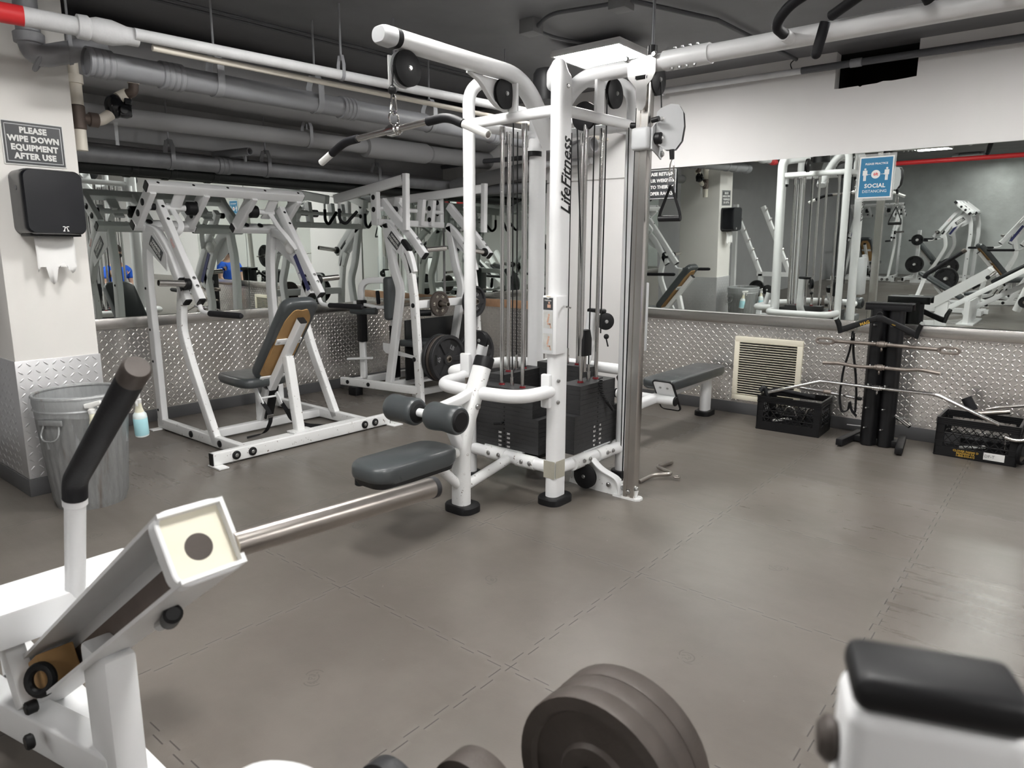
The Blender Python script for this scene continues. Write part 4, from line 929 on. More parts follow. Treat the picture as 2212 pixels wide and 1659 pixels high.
        obj('grip', MB().cyl(gx+V((.105, 0, -.085)), gx+V((.135, 0, -.085)), .015, 14).lathe([(.014, 0), (.021, .006), (.021, .40), (.015, .42), (0, .424)], gx+V((.125, 0, -.085)), V((1, 0, .02)), 18), 'foam', gr)
        # link bar
        yl = ya+.095*s
        obj('link_bar', MB().rtube(fillet([(-5.42, yl, 1.755), (-5.245, yl-.0*s, 1.60), (-5.225, yl-.02*s, 1.555), (-5.30, ya+.028*s, 1.475)] if s > 0 else [(-5.42, yl, 1.755), (-5.26, yl, 1.60), (-5.20, yl+.02, 1.54), (-5.12, ya-.028, 1.42)], .03, 4), .045, .012, (0, 1, 0)), 'white', ar)
        obj('pivot_tube', MB().cyl((-5.385, ya-.06, 1.725), (-5.385, ya+.20*s, 1.725), .022, 18), 'white', t)
        obj('pivot_bushing', MB().cyl((-5.385, ya-.026*s, 1.725), (-5.385, ya-.058*s, 1.725), .026, 18).lathe([(.02, 0), (.05, .012), (.052, .07), (.030, .09)], (-5.385, ya+.205*s, 1.725), (0, s, 0), 20), 'black', t)
    R = [V((math.cos(-.72)*q[0]-math.sin(-.72)*q[1], 0, math.sin(-.72)*q[0]+math.cos(-.72)*q[1])) for q in rrect(.060, .075, .008, 3)]
    tb = obj('top_beam', MB()._loops([[V((-5.262, 2.325, 1.860))+q for q in R], [V((-5.262, 3.61, 1.860))+q for q in R]]), 'white', t)
    each('end_cap', MB()._loops([[V((-5.262, 2.319, 1.860))+q*.94 for q in R], [V((-5.262, 2.328, 1.860))+q*.94 for q in R]])._loops([[V((-5.262, 3.607, 1.860))+q*.94 for q in R], [V((-5.262, 3.616, 1.860))+q*.94 for q in R]]), 'black', tb)
    b = MB()
    for y_ in (2.40, 2.66, 2.93, 3.25, 3.56): b.lathe([(0, 0), (.011, 0), (.011, .001), (0, .001)], V((-5.262, y_, 1.860))+V((.66, 0, .75))*.0375-V((0, 0, 0)), V((.66, 0, .75)), 14, cap=False)
    each('beam_hole', b, 'void', tb)
    # base
    fb = obj('front_beam', MB().rtube([(-4.330, 2.175, .053), (-4.330, 3.690, .053)], .05, .086, (1, 0, 0), r=.007), 'white_worn', t)
    each('end_cap', MB().box((-4.330, 2.172, .053), (.046, .008, .080)).box((-4.330, 3.693, .053), (.046, .008, .080)), 'black', fb)
    each('floor_tab', MB().box((-4.295, 2.20, .006), (.15, .07, .010), bev=.002).box((-4.295, 3.71, .006), (.15, .10, .010), bev=.002), 'white_worn', fb)
    b = MB()
    for y_ in (2.335, 2.455, 3.43, 3.535): b.lathe([(0, 0), (.030, 0), (.030, .006), (.024, .010), (0, .010)], (-4.305, y_, .053), X_, 22, cap=False)
    wa = each('washer', b, 'black', fb); b = MB()
    for y_ in (2.335, 2.455, 3.43, 3.535): bolt(b, (-4.296, y_, .053), X_, .011, .007)
    each('bolt', b, 'bolt_steel', wa)
    obj('cross_beam', MB().rtube([(-4.42, 2.46, .048), (-4.42, 3.46, .048)], .075, .070, (1, 0, 0)), 'white_worn', t)
    obj('cross_beam', MB().rtube([(-4.98, 2.46, .045), (-4.98, 3.46, .045)], .07, .064, (1, 0, 0)), 'white', t)
    # chest pad on its inclined support
    yc = 2.93
    up_ = obj('pad_post', MB().rtube([(-4.42, yc-.02, .07), (-4.55, yc, .635)], .065, .065, (0, 1, 0)), 'white_worn', t)
    obj('post_plate', MB().box((-4.41, yc-.02, .092), (.10, .17, .014), bev=.003), 'white_worn', up_)
    d_ = V((.64, 0, .768)); b0 = V((-4.80, yc, .365)); b1 = V((-4.345, yc, .915)); d_ = (b1-b0).normalized(); n_ = V((-d_.z, 0, d_.x))
    inc = obj('pad_beam', MB().rtube([b0, b1], .060, .060, (0, 1, 0)), 'white', t)
    each('end_cap', MB().rtube([b1-d_*.002, b1+d_*.006], .058, .058, (0, 1, 0)), 'black', inc)
    Rm = M((Y_, n_, d_)).transposed()
    pc = b0+(b1-b0)*.62+n_*.060
    ply = MB(); pl_ = rrect(.235, .70, .05, 5)
    ply.sweep([pc-n_*.012, pc+n_*.006], [(q[0], q[1]) for q in pl_], (0, 1, 0)); obj('pad_board', ply, 'plywood', t, 'bare brown board on the back of the pad')
    pd = MB(); sec = rrect(.285, .80, .075, 8)
    ks = [(-.012, .93), (-.004, .985), (.010, 1.0), (.045, 1.0), (.062, .975), (.070, .92)]
    pd.sweep([pc+n_*z for z, k in ks], sec, (0, 1, 0), scales=[k for z, k in ks])
    obj('chest_pad', pd, 'vinyl', t, ang=60)
    ply2 = MB(); R2 = [(.105*math.copysign(1, math.cos(a))*min(1, abs(math.cos(a))*1.25)+.003*math.sin(7*a), .335*math.copysign(1, math.sin(a))*min(1, abs(math.sin(a))*1.12)+.004*math.sin(11*a)) for a in [2*PI*i/60 for i in range(60)]]
    ply2.sweep([pc-n_*.0185, pc-n_*.010], R2, (0, 1, 0)); obj('pad_board', ply2, 'plywood', t, 'torn edge of the brown board')
    for k_ in (.10, .66):
        q = b0+(b1-b0)*k_+n_*.038
        mt = obj('mount_bracket', MB().box(q, (.012, .21, .055), Rm if False else M((n_, Y_, d_)).transposed(), bev=.003), 'white', inc)
        b = MB()
        for s in (-1, 1): bolt(b, q+Y_*s*.085-n_*.006, -n_, .010, .007)
        each('bolt', b, 'bolt_steel', mt)
    # seat
    sp_ = [(-.215, -.10), (-.20, -.135), (-.15, -.15), (.12, -.175), (.20, -.16), (.23, -.12), (.23, .12), (.20, .16), (.12, .175), (-.15, .15), (-.20, .135), (-.215, .10)]
    sc = V((-5.03, yc-.035, .425)); st = MB(); ks = [(-.045, 1.0), (-.036, 1.10), (-.010, 1.14), (.020, 1.12), (.030, 1.05), (.033, .96)]
    sec = [(p_.x, p_.y) for p_ in fillet([V((*q, 0)) for q in sp_]+[V((*sp_[0], 0))], .04, 3)[:-1]]
    st.sweep([sc+Z_*z for z, k in ks], sec, (1, 0, 0), scales=[k for z, k in ks]); se = obj('seat', st, 'vinyl', t, ang=60)
    obj('seat_frame', MB().rtube([(-4.98, yc, .08), (-4.86, yc, .36)], .055, .06, (0, 1, 0)).rtube([(-4.98, yc, .08), (-4.98, yc, .40)], .05, .05, (0, 1, 0)), 'white', t)
    obj('seat_slide', MB().box((-4.90, yc+.04, .24), (.07, .07, .30), Euler((0, .40, 0)), bev=.006), 'black', t)
    lv = obj('seat_lever', MB().rtube([(-4.90, yc-.09, .385), (-4.79, yc-.09, .245)], .012, .05, (0, 1, 0)).rtube([(-4.80, yc+.04, .32), (-4.74, yc+.04, .235)], .012, .045, (0, 1, 0)).cyl((-4.82, yc-.10, .29), (-4.80, yc+.06, .295), .008, 10), 'white', t)
    s_ = MB()
    s_.sweep(fillet([(-4.79, yc-.09, .265), (-4.74, yc-.07, .20), (-4.73, yc-.06, .13), (-4.75, yc-.10, .03), (-4.82, yc-.22, .006)], .05, 5), rrect(.035, .004, .001, 1), (0, 1, .2))
    s_.sweep(fillet([(-4.76, yc+.05, .25), (-4.72, yc+.07, .19), (-4.70, yc+.10, .10), (-4.62, yc+.20, .05), (-4.60, yc+.34, .02)], .05, 5), rrect(.035, .004, .001, 1), (0, 1, .2))
    obj('seat_belt', s_, 'strap', t); obj('belt_buckle', MB().box((-4.735, yc-.065, .155), (.012, .05, .035), Euler((0, .3, 0)), bev=.003), 'bolt_steel', t)
    return t
M1 = lever_machine('lever_machine', 'white plate-loaded lever machine with a brown-backed grey pad, against the left mirror')
# blue instruction strip and paper wrapped round the right stop arm
obj('instruction_strip', MB().box((-5.135, 3.516-.058, 1.225), (.010, .002, .01)).prism([(-5.205, 1.36), (-5.165, 1.385), (-4.985, 1.10), (-5.03, 1.08)], (0, 3.4585, 0), X_, Z_, .002), 'label_blue', M1)
w_ = MB(); w_.sweep([(-5.31, 3.487, 1.485), (-5.24, 3.487, 1.41)], rrect(.062, .092, .02, 4), (0, 1, 0)); w_.sphere((-5.235, 3.45, 1.43), (.06, .03, .05), 14)
obj('wrapped_tape', w_, 'paper', M1, 'crumpled white tape wrapped round the arm')

# ---------------------------------------------------------------- second machine in the corner
t = thing('pulldown_machine', 'white plate-loaded pulldown machine in the room corner, its long arms slanting up', 'weight machine', (-5.05, 4.8, 0))
for y, dx, nm in ((4.41, 0, 1), (5.30, -.055, -1)):
    obj('rear_leg', MB().rtube(fillet([(-5.14+dx, y, .10), (-4.96+dx, y, .92), (-4.935+dx, y, 1.07), (-5.02+dx, y, 1.25), (-5.11+dx, y, 1.66)], .10, 5), .05, .085, (0, 1, 0)), 'white', t)
    obj('front_leg', MB().rtube([(-4.70+dx, y, .01), (-4.72+dx, y, .45), (-4.755+dx, y, 1.00), (-4.79+dx, y, 1.22), (-4.87+dx, y, 1.38)], .05, .08, (0, 1, 0)), 'white_worn', t)
    st = obj('stop_arm', MB().rtube(fillet([(-5.13+dx, y, 1.665), (-5.05+dx, y, 1.62), (-4.80+dx, y, 1.38), (-4.755+dx, y, 1.22)], .08, 5), .05, .07, (0, 1, 0)), 'white', t)
    obj('stop_pad', MB().box((-4.84+dx, y, 1.46), (.14, .055, .05), Euler((0, .75, 0)), bev=.015), 'black', st)
    gp = obj('gusset_plate', MB().prism([(-5.11+dx, 1.62), (-5.03+dx, 1.62), (-4.86+dx, 1.45), (-4.88+dx, 1.36), (-5.04+dx, 1.46)], (0, y-.022*nm, 0), X_, Z_, .006*nm), 'white', t)
    if nm > 0:
        uu = V((.74, 0, -.67)); vv = V((.67, 0, .74)); c_ = V((-4.975, y-.031, 1.505))
        obj('name_plate', MB().box(c_, (.17, .003, .085), Euler((0, .735, 0))), 'sign_black', gp)
        for i, l in enumerate(('HAMMER', 'STRENGTH')): text('lettering', l, 'sign_white', gp, c_-Y_*.0018+vv*(.018-.036*i), uu, vv, .032, bold=.0008)
    br = obj('pivot_plate', MB().box((-5.22+dx, y-.03, 1.80), (.085, .05, .30), bev=.005), 'white', t)
    b = MB()
    for z in (1.90, 1.79): b.lathe([(0, 0), (.024, 0), (.024, .005), (.012, .011), (0, .011)], (-5.22+dx, y-.055, z), (0, -1, 0), 16, cap=False)
    each('bolt', b, 'black', br)
    b = MB()
    for z in (.92, .42): b.lathe([(0, 0), (.022, 0), (.022, .005), (.012, .010), (0, .010)], (-4.745+dx, y-.026, z), (0, -1, 0), 16, cap=False)
    each('bolt', b, 'black', t)
obj('bracket_beam', MB().rtube([(-5.19, 4.36, 1.675), (-5.245, 5.28, 1.675)], .06, .06, (1, 0, 0)), 'white', t)
for y in (4.62, 4.92, 5.06): 
    obj('pivot_plate', MB().box((-5.18, y, 1.79), (.08, .045, .25), Euler((0, .15, 0)), bev=.004), 'white', t)
b = MB()
for z in (1.72, 1.83): b.lathe([(0, 0), (.024, 0), (.024, .005), (.012, .011), (0, .011)], (-5.18, 5.036, z), (0, -1, 0), 16, cap=False)
b.cyl((-5.18, 4.60, 1.80), (-5.18, 4.53, 1.80), .028, 16); b.cyl((-5.18, 4.72, 1.80), (-5.18, 4.64, 1.80), .04, 16)
each('bolt', b, 'black', t)
obj('pivot_tube', MB().cyl((-5.20, 4.36, 1.80), (-5.24, 5.28, 1.80), .02, 14), 'white', t)
for h0_, e0, ya, nm in ((V((-5.83, 4.386, 1.91)), V((-4.87, 4.42, 2.045)), 4.47, 1), (V((-5.83, 4.87, 1.89)), V((-4.83, 5.44, 2.03)), 5.36, -1)):
    ar = obj('pull_arm', MB().rtube([h0_, e0], .05, .085, (e0-h0_).cross(Z_)), 'white', t)
    d_ = (e0-h0_).normalized()
    each('end_cap', MB().rtube([e0-d_*.002, e0+d_*.007], .047, .082, d_.cross(Z_)), 'black', ar)
    f_ = V((e0.x+.035, e0.y, 0))
    obj('arm_upright', MB().rtube([(e0.x+.03, e0.y-.0, e0.z+.05), (e0.x+.02, e0.y, 1.60)], .05, .055, (0, 1, 0)), 'white', ar)
    low = obj('weight_arm', MB().rtube(fillet([(-5.22, ya, 1.87), (-5.06, ya, 1.72), (-4.85, ya, 1.56), (-4.665, ya, 1.37)], .12, 5), .05, .08, (0, 1, 0)), 'white', ar)
    each('end_cap', MB().rtube([(-4.667, ya, 1.373), (-4.657, ya, 1.363)], .047, .076, (0, 1, 0)), 'black', low)
    obj('link_bar', MB().rtube(fillet([(-5.24+.12, ya+.12, 1.86), (-5.00, ya+.13, 1.74), (-5.02, ya+.12, 1.70), (-5.08, ya+.02, 1.62)], .02, 4), .04, .012, (0, 1, 0)), 'white', low)
    if nm > 0: p0, p1 = V((-4.72, ya+.02, 1.42)), V((-4.70, ya+.30, 1.44))
    else: p0, p1 = V((-4.70, ya-.02, 1.40)), V((-4.70, ya-.29, 1.43))
    hn = obj('weight_horn', MB().pipe(p0, p1, .0245, .004), 'steel', low); dd = (p1-p0).normalized()
    obj('horn_collar', MB().cyl(p0, p0+dd*.03, .042, 22, bev=.004), 'black', hn)
    b = MB()
    for k_ in (.35, .62): bolt(b, V((-4.85+.185*k_, ya, 1.56-.19*k_))+V((.72, 0, .70))*.042, (.72, 0, .70), .012, .008)
    each('bolt', b, 'bolt_steel', low)
    hb = h0_+d_*.05-Z_*.04
    hd = obj('pull_handle', MB().cyl(hb, hb-Z_*.06, .011, 12), 'white', ar)
    obj('grip', MB().tube(fillet([hb-Z_*.06, hb-Z_*.17, hb+V((.02, .055, -.21)), hb+V((.05, .18, -.08))], .05, 6), .0155, 14), 'foam', hd)
# storage crossbar and base
obj('storage_bar', MB().rtube([(-4.745, 4.42, .925), (-4.80, 5.29, .925)], .05, .075, (1, 0, 0)), 'white', t)
obj('storage_bar', MB().rtube([(-4.72, 4.42, .42), (-4.78, 5.29, .42)], .05, .075, (1, 0, 0)), 'white', t)
for y, z in ((4.66, .925), (5.10, .925), (4.62, .42), (5.09, .42)):
    x = -4.75-.06*(y-4.42); L = .20 if z > .6 else .25
    obj('storage_horn', MB().pipe(V((x, y, z)), V((x+L, y, z)), .0235, .004), 'steel_worn', t)
obj('side_beam', MB().rtube([(-5.68, 4.262, .125), (-4.72, 4.41, .125)], .05, .078, (.15, -.99, 0)), 'white_worn', t)
obj('side_beam', MB().rtube([(-5.66, 5.30, .10), (-4.76, 5.30, .08)], .05, .078, (0, 1, 0)), 'white_worn', t)
obj('cross_beam', MB().rtube([(-5.60, 4.30, .115), (-5.60, 5.30, .105)], .06, .07, (1, 0, 0)), 'white', t)
obj('cross_beam', MB().rtube([(-5.20, 4.35, .115), (-5.20, 5.30, .10)], .05, .06, (1, 0, 0)), 'white', t)
obj('cross_beam', MB().rtube([(-4.80, 4.42, .085), (-4.80, 5.30, .075)], .05, .06, (1, 0, 0)), 'white', t)
each('rubber_foot', MB().box((-5.50, 4.285, .043), (.12, .09, .086), bev=.008).box((-5.60, 5.29, .03), (.1, .1, .06), bev=.008), 'black', t)
b = MB()
for k_ in (.10, .38): b.lathe([(0, 0), (.020, 0), (.020, .005), (.011, .010), (0, .010)], V((-5.68+.96*k_, 4.262+.148*k_, .125))+V((.15, -.99, 0))*.026, (.15, -.99, 0), 16, cap=False)
each('bolt', b, 'black', t)
# thigh hold-down post and seat
kp = obj('hook_post', MB().rtube(fillet([(-5.58, 4.46, .14), (-5.58, 4.46, 1.12), (-5.30, 4.62, 1.13)], .12, 7), .055, .06, (.45, -.89, 0)), 'white', t)
each('post_sleeve', MB().box((-5.575, 4.455, .69), (.075, .075, .36), bev=.006).box((-5.565, 4.45, .90), (.075, .075, .06), bev=.006), 'black', kp)
obj('knee_pad', MB().tube([(-5.66, 4.40, .825), (-5.57, 4.42, .815), (-5.40, 4.50, .825)], .035, 18, scales=[1, .85, 1]), 'vinyl', kp)
obj('cross_arm', MB().rtube([(-5.64, 4.42, .905), (-5.40, 4.53, .86), (-5.22, 4.62, .87)], .03, .05, Z_), 'white', kp)
obj('side_handle', MB().lathe([(.014, 0), (.02, .01), (.02, .12), (.014, .135), (0, .136)], (-5.40, 4.53, .89), (-.1, 0, 1), 14), 'foam', kp)
obj('step_bar', MB().rtube([(-5.66, 4.33, .34), (-5.42, 4.44, .36)], .02, .05, Z_), 'white', kp)
sp = obj('seat_post', MB().rtube([(-5.28, 4.62, .12), (-5.28, 4.62, .85)], .055, .06, (1, 0, 0)), 'white', t)
each('post_sleeve', MB().box((-5.275, 4.615, .42), (.075, .075, .52), bev=.006), 'black', sp)
obj('back_pad', MB().box((-5.25, 4.585, .955), (.085, .26, .42), Euler((0, 0, .35)), bev=.032, seg=4), 'vinyl', t, ang=60)
obj('seat', MB().box((-5.03, 4.74, .52), (.34, .30, .065), Euler((0, 0, .2)), bev=.028, seg=4), 'vinyl', t, ang=60)
obj('seat_bracket', MB().prism([(-5.40, .50), (-5.22, .50), (-5.20, .44), (-4.95, .41), (-4.95, .385), (-5.36, .40), (-5.40, .43)], (0, 4.58, 0), X_, Z_, .01), 'white', t)
obj('far_pad', MB().tube([(-5.02, 4.70, .815), (-4.94, 4.80, .815)], .032, 16), 'vinyl_black', t)
obj('kick_board', MB().box((-5.16, 5.10, .44), (.02, .95, .60), Euler((0, 0, .06)), bev=.004), 'vinyl_black', t)

# ---------------------------------------------------------------- weight plates
def plate(name, label, c, ax, r, th, mat='iron', style='grip', group=None, txt=None, tmat='grey_box'):
    c = V(c); ax = V(ax).normalized(); hb = .54 if style == 'grip' else .5
    t = thing(name, label, 'weight plate', tuple(c), group)
    if style == 'grip':
        pr = [(.026, -th/2), (.058, -th/2), (.062, -th*.12), (r*.80, -th*.12), (r*.86, -th/2), (r*.98, -th/2), (r, -th*.36), (r, th*.36), (r*.98, th/2), (r*.86, th/2), (r*.80, th*.12), (.062, th*.12), (.058, th/2), (.026, th/2)]
    else:
        pr = [(.026, -th/2), (r*.42, -th/2), (r*.46, -th*.3), (r*.80, -th*.3), (r*.84, -th/2), (r*.99, -th/2), (r, -th*.44), (r, th*.44), (r*.99, th/2), (r*.84, th/2), (r*.80, th*.3), (r*.46, th*.3), (r*.42, th/2), (.026, th/2)]
    m = MB(); m.lathe(pr+[pr[0]], c, ax, 48, cap=False)
    u = ax.orthogonal().normalized() if abs(ax.z) < .9 else X_; u = Z_-ax*Z_.dot(ax); u.normalize(); v = ax.cross(u)
    obj('disc', m, mat, t)
    if style == 'grip':
        s = MB()
        for k in range(3):
            a = 2*PI*k/3+.5; d = u*math.cos(a)+v*math.sin(a); e = ax.cross(d)
            s.prism([(.055, -.018), (r*.83, -.024), (r*.83, .024), (.055, .018)], c-ax*th*.42, d, e, th*.84)
        each('spoke', s, mat, t)
        g = MB()
        for k in range(3):
            a0 = 2*PI*k/3+.5+PI/3
            arc = [(math.cos(a0+q)*rr, math.sin(a0+q)*rr) for rr, sg in ((r*.79, 1), (r*.64, -1)) for q in [sg*(-.30+.60*i/8) for i in range(9)]]
            g.prism(arc, c+ax*th*.10, u, v, th*.05)
        each('grip_slot', g, 'void', t)
    obj('hub', MB().lathe([(.025, -th*.50), (.034, -th*.50), (.034, th*hb), (.025, th*hb), (.025, -th*.50)], c, ax, 24, cap=False), 'steel_worn' if style == 'grip' else mat, t)
    if txt:
        for k, s_ in enumerate(txt):
            a = 2*PI*k/len(txt)+.5+PI/3*(1 if style == 'grip' else 0); d = u*math.cos(a)+v*math.sin(a)
            text('number', s_, tmat, t, c+d*(r*.50 if style == 'grip' else r*.62)+ax*(th*.14 if style == 'grip' else th*.31), v.cross(ax)*0+d.cross(ax)*-1 if False else ax.cross(d)*-1 if False else d.cross(ax), d, r*.24, bold=.0006, ext=.0012)
    return t
ax = (1, 0, 0)
plate('weight_plate', 'large black iron grip plate in front on the lower left peg of the corner machine', (-4.545, 4.62, .42), ax, .225, .045, group=None, txt=['45', '45', 'LB'], tmat='grey_box')
plate('weight_plate', 'worn plate with a rusty rim, second on the lower left peg of the corner machine', (-4.595, 4.62, .42), ax, .222, .032, mat='iron_brown')
plate('weight_plate', 'black plate hindmost on the lower left peg of the corner machine', (-4.645, 4.62, .42), ax, .225, .045)
plate('weight_plate', 'large black iron grip plate at the front of the lower right peg, corner machine', (-4.585, 5.09, .42), ax, .225, .045, txt=['45', '45', 'LB'], tmat='grey_box')
plate('weight_plate', 'large plate behind the front one on the lower right peg of the corner machine', (-4.636, 5.09, .42), ax, .225, .045)
plate('weight_plate', 'small worn ten pound plate with raised pale letters on the upper left peg', (-4.68, 4.66, .925), ax, .118, .026, mat='iron_brown', style='flat', txt=['10', 'LB', '10', 'LB', '10', 'LB'], tmat='label_tan')
plate('weight_plate', 'mid-size black grip plate on the upper right peg, left of the steel rods', (-4.64, 5.10, .925), ax, .155, .045, txt=['25', '25', 'LB'])

# ---------------------------------------------------------------- attachment stand and what hangs on it
t = thing('attachment_stand', 'black two-column stand with short pegs for cable attachments, before the far wall', 'attachment stand', (-1.065, 5.62, 0))
c = MB()
for xc in (-1.118, -1.008):
    pts = [(.055*math.cos(a)*(1+.05*math.cos(6*a)), .072*math.sin(a)*(1+.05*math.cos(6*a))) for a in [2*PI*k/60 for k in range(60)]]
    c.sweep([(xc, 5.625+(.02 if xc > -1.05 else 0), .005), (xc-.012, 5.625+(.02 if xc > -1.05 else 0), 1.02)], pts, (1, 0, 0))
each('column', c, 'black', t)
obj('top_flange', MB().box((-1.065, 5.57, 1.035), (.30, .012, .055), bev=.003).box((-1.065, 5.62, 1.055), (.30, .12, .010), bev=.003).box((-1.065, 5.69, 1.035), (.30, .012, .055), bev=.003), 'black', t)
f = MB(); f.box((-1.24, 5.60, .035), (.05, .42, .05), Euler((0, 0, -.12)), bev=.006); f.box((-.90, 5.62, .035), (.05, .42, .05), Euler((0, 0, .12)), bev=.006); f.box((-1.065, 5.66, .03), (.34, .09, .045), bev=.004)
each('foot', f, 'black', t)
pg = MB()
for z in (.14, .29, .465, .605, .775, .90):
    for xc in (-1.125, -1.015):
        pg.cyl((xc, 5.56, z), (xc-.006, 5.50, z+.006), .005, 8); pg.sphere((xc-.006, 5.50, z+.008), .007, 8)
pg.cyl((-1.17, 5.62, .13), (-1.27, 5.60, .13), .005, 8); pg.cyl((-.95, 5.62, .23), (-.86, 5.60, .24), .005, 8); pg.cyl((-1.17, 5.62, .34), (-1.25, 5.60, .345), .006, 8)
each('peg', pg, 'bolt_steel', t)
YR = 5.50
def swivel_bar(name, label, pts, r, mat, rad=.05, loop=True, cat='cable bar', ends=None):
    t = thing(name, label, cat, (pts[len(pts)//2][0], YR, pts[len(pts)//2][2]))
    obj('bar', MB().tube(fillet(pts, rad, 6), r, 14), mat, t)
    if loop:
        c = V((-1.068, YR, loop)); d = X_
        obj('swivel', MB().lathe([(r, -.036), (r+.006, -.032), (r+.006, -.02), (r+.010, -.017), (r+.010, .017), (r+.006, .02), (r+.006, .032), (r, .036)], c, d, 18, cap=False).torus(c-Z_*(r+.022), d, .015, .004, 18), mat, t)
    return t
b = swivel_bar('curl_bar', 'rusty straight bar with flat looped ends, topmost straight bar on the black stand', [(-1.40, YR, .768), (-1.068, YR, .772), (-.70, YR, .766)], .0135, 'rusty_steel', loop=.772)
for s, xc in ((1, -.655), (-1, -1.45)):
    obj('end_loop', MB().sweep([V((xc+q[0], YR+.0, .766+q[1]*.5)) for q in rrect(.120, .075, .03, 5)], rrect(.050, .016, .003, 1), (0, 1, 0), True, True), 'rusty_steel', b)
swivel_bar('curl_bar', 'short worn cambered bar hung in the middle of the black stand', [(-1.455, YR, .598), (-1.33, YR, .607), (-1.24, YR, .595), (-1.068, YR, .604), (-.90, YR, .604), (-.82, YR, .617), (-.69, YR, .602)], .013, 'rusty_steel', .03, .604)
swivel_bar('lat_bar', 'long chrome lat bar with angled ends, lowest long bar on the black stand', [(-1.835, YR-.03, .325), (-1.454, YR, .457), (-1.068, YR, .454), (-.70, YR, .456), (-.317, YR-.03, .308)], .0125, 'chrome', .04, .454)
b = swivel_bar('curl_bar', 'shiny straight bar slanting from the left crate to the black stand', [(-1.66, 5.62, .365), (-1.43, 5.60, .360), (-1.20, 5.585, .343)], .011, 'chrome', .02, False)
obj('swivel', MB().lathe([(.011, -.03), (.017, -.026), (.017, .026), (.011, .03)], (-1.43, 5.60, .360), X_, 16, cap=False), 'rusty_steel', b)
obj('tip', MB().cyl((-1.215, 5.586, .344), (-1.185, 5.584, .342), .0135, 12), 'black', b)
b = thing('row_handle', 'short chrome handle sticking out low on the right side of the black stand', 'cable handle', (-.90, 5.62, .2))
obj('bar', MB().tube([(-.965, 5.64, .24), (-.85, 5.58, .185)], .013, 14), 'chrome', b)
t = thing('grip_attachment', 'black wide V-shaped row grip with flared ends, top of the black stand', 'cable handle', (-1.08, 5.48, .9))
yg = 5.47
wing = lambda s: MB().sweep([(-1.095, yg, .965), (-1.095+s*.10, yg, .925), (-1.095+s*.215, yg-.01, .872), (-1.095+s*.245, yg-.02, .862)], rrect(.020, .042, .008, 3), (0, 1, 0), scales=[1, 1, 1.05, 1.1])
for s in (-1, 1):
    w_ = obj('wing', wing(s), 'black', t)
    m = MB(); e = V((-1.095+s*.245, yg-.02, .87))
    m.sweep([e-Z_*.03, e+V((s*.012, -.01, .03)), e+V((s*.03, -.03, .075))], rrect(.05, .030, .013, 4), (0, 1, 0), scales=[.9, 1.05, .9]); obj('hand_grip', m, 'vinyl_black', w_)
obj('eye', MB().torus((-1.095, yg, .985), Y_, .016, .006, 18).box((-1.095, yg, .958), (.05, .024, .05), bev=.008), 'black', t)
text('lettering', 'MAG', 'gold_text', t, (-1.185, yg-.0116, .918), V((.92, 0, .40)), V((-.40, 0, .92)), .030, bold=.0007)
text('lettering', 'GRIP', 'gold_text', t, (-1.00, yg-.0112, .918), V((.92, 0, -.42)), V((.42, 0, .92)), .012)
t = thing('ankle_strap', 'black nylon strap loop hanging down the left side of the black stand', 'strap', (-1.27, 5.52, .4))
obj('clip', MB().torus((-1.275, 5.53, .865), Y_, .03, .003, 20).cyl((-1.275, 5.53, .835), (-1.275, 5.53, .80), .008, 10), 'bolt_steel', t)
obj('strap', MB().sweep(fillet([(-1.275, 5.53, .85), (-1.28, 5.53, .72), (-1.315, 5.53, .56), (-1.325, 5.53, .34), (-1.30, 5.53, .235), (-1.255, 5.53, .25), (-1.25, 5.53, .34), (-1.235, 5.53, .26), (-1.195, 5.53, .22)], .05, 6), rrect(.045, .007, .002, 1), (0, 1, 0)), 'strap', t)
obj('strap', MB().sweep(fillet([(-1.27, 5.545, .84), (-1.265, 5.55, .70), (-1.235, 5.55, .55), (-1.215, 5.55, .40), (-1.21, 5.55, .24)], .05, 6), rrect(.045, .007, .002, 1), (0, 1, 0)), 'strap', t)

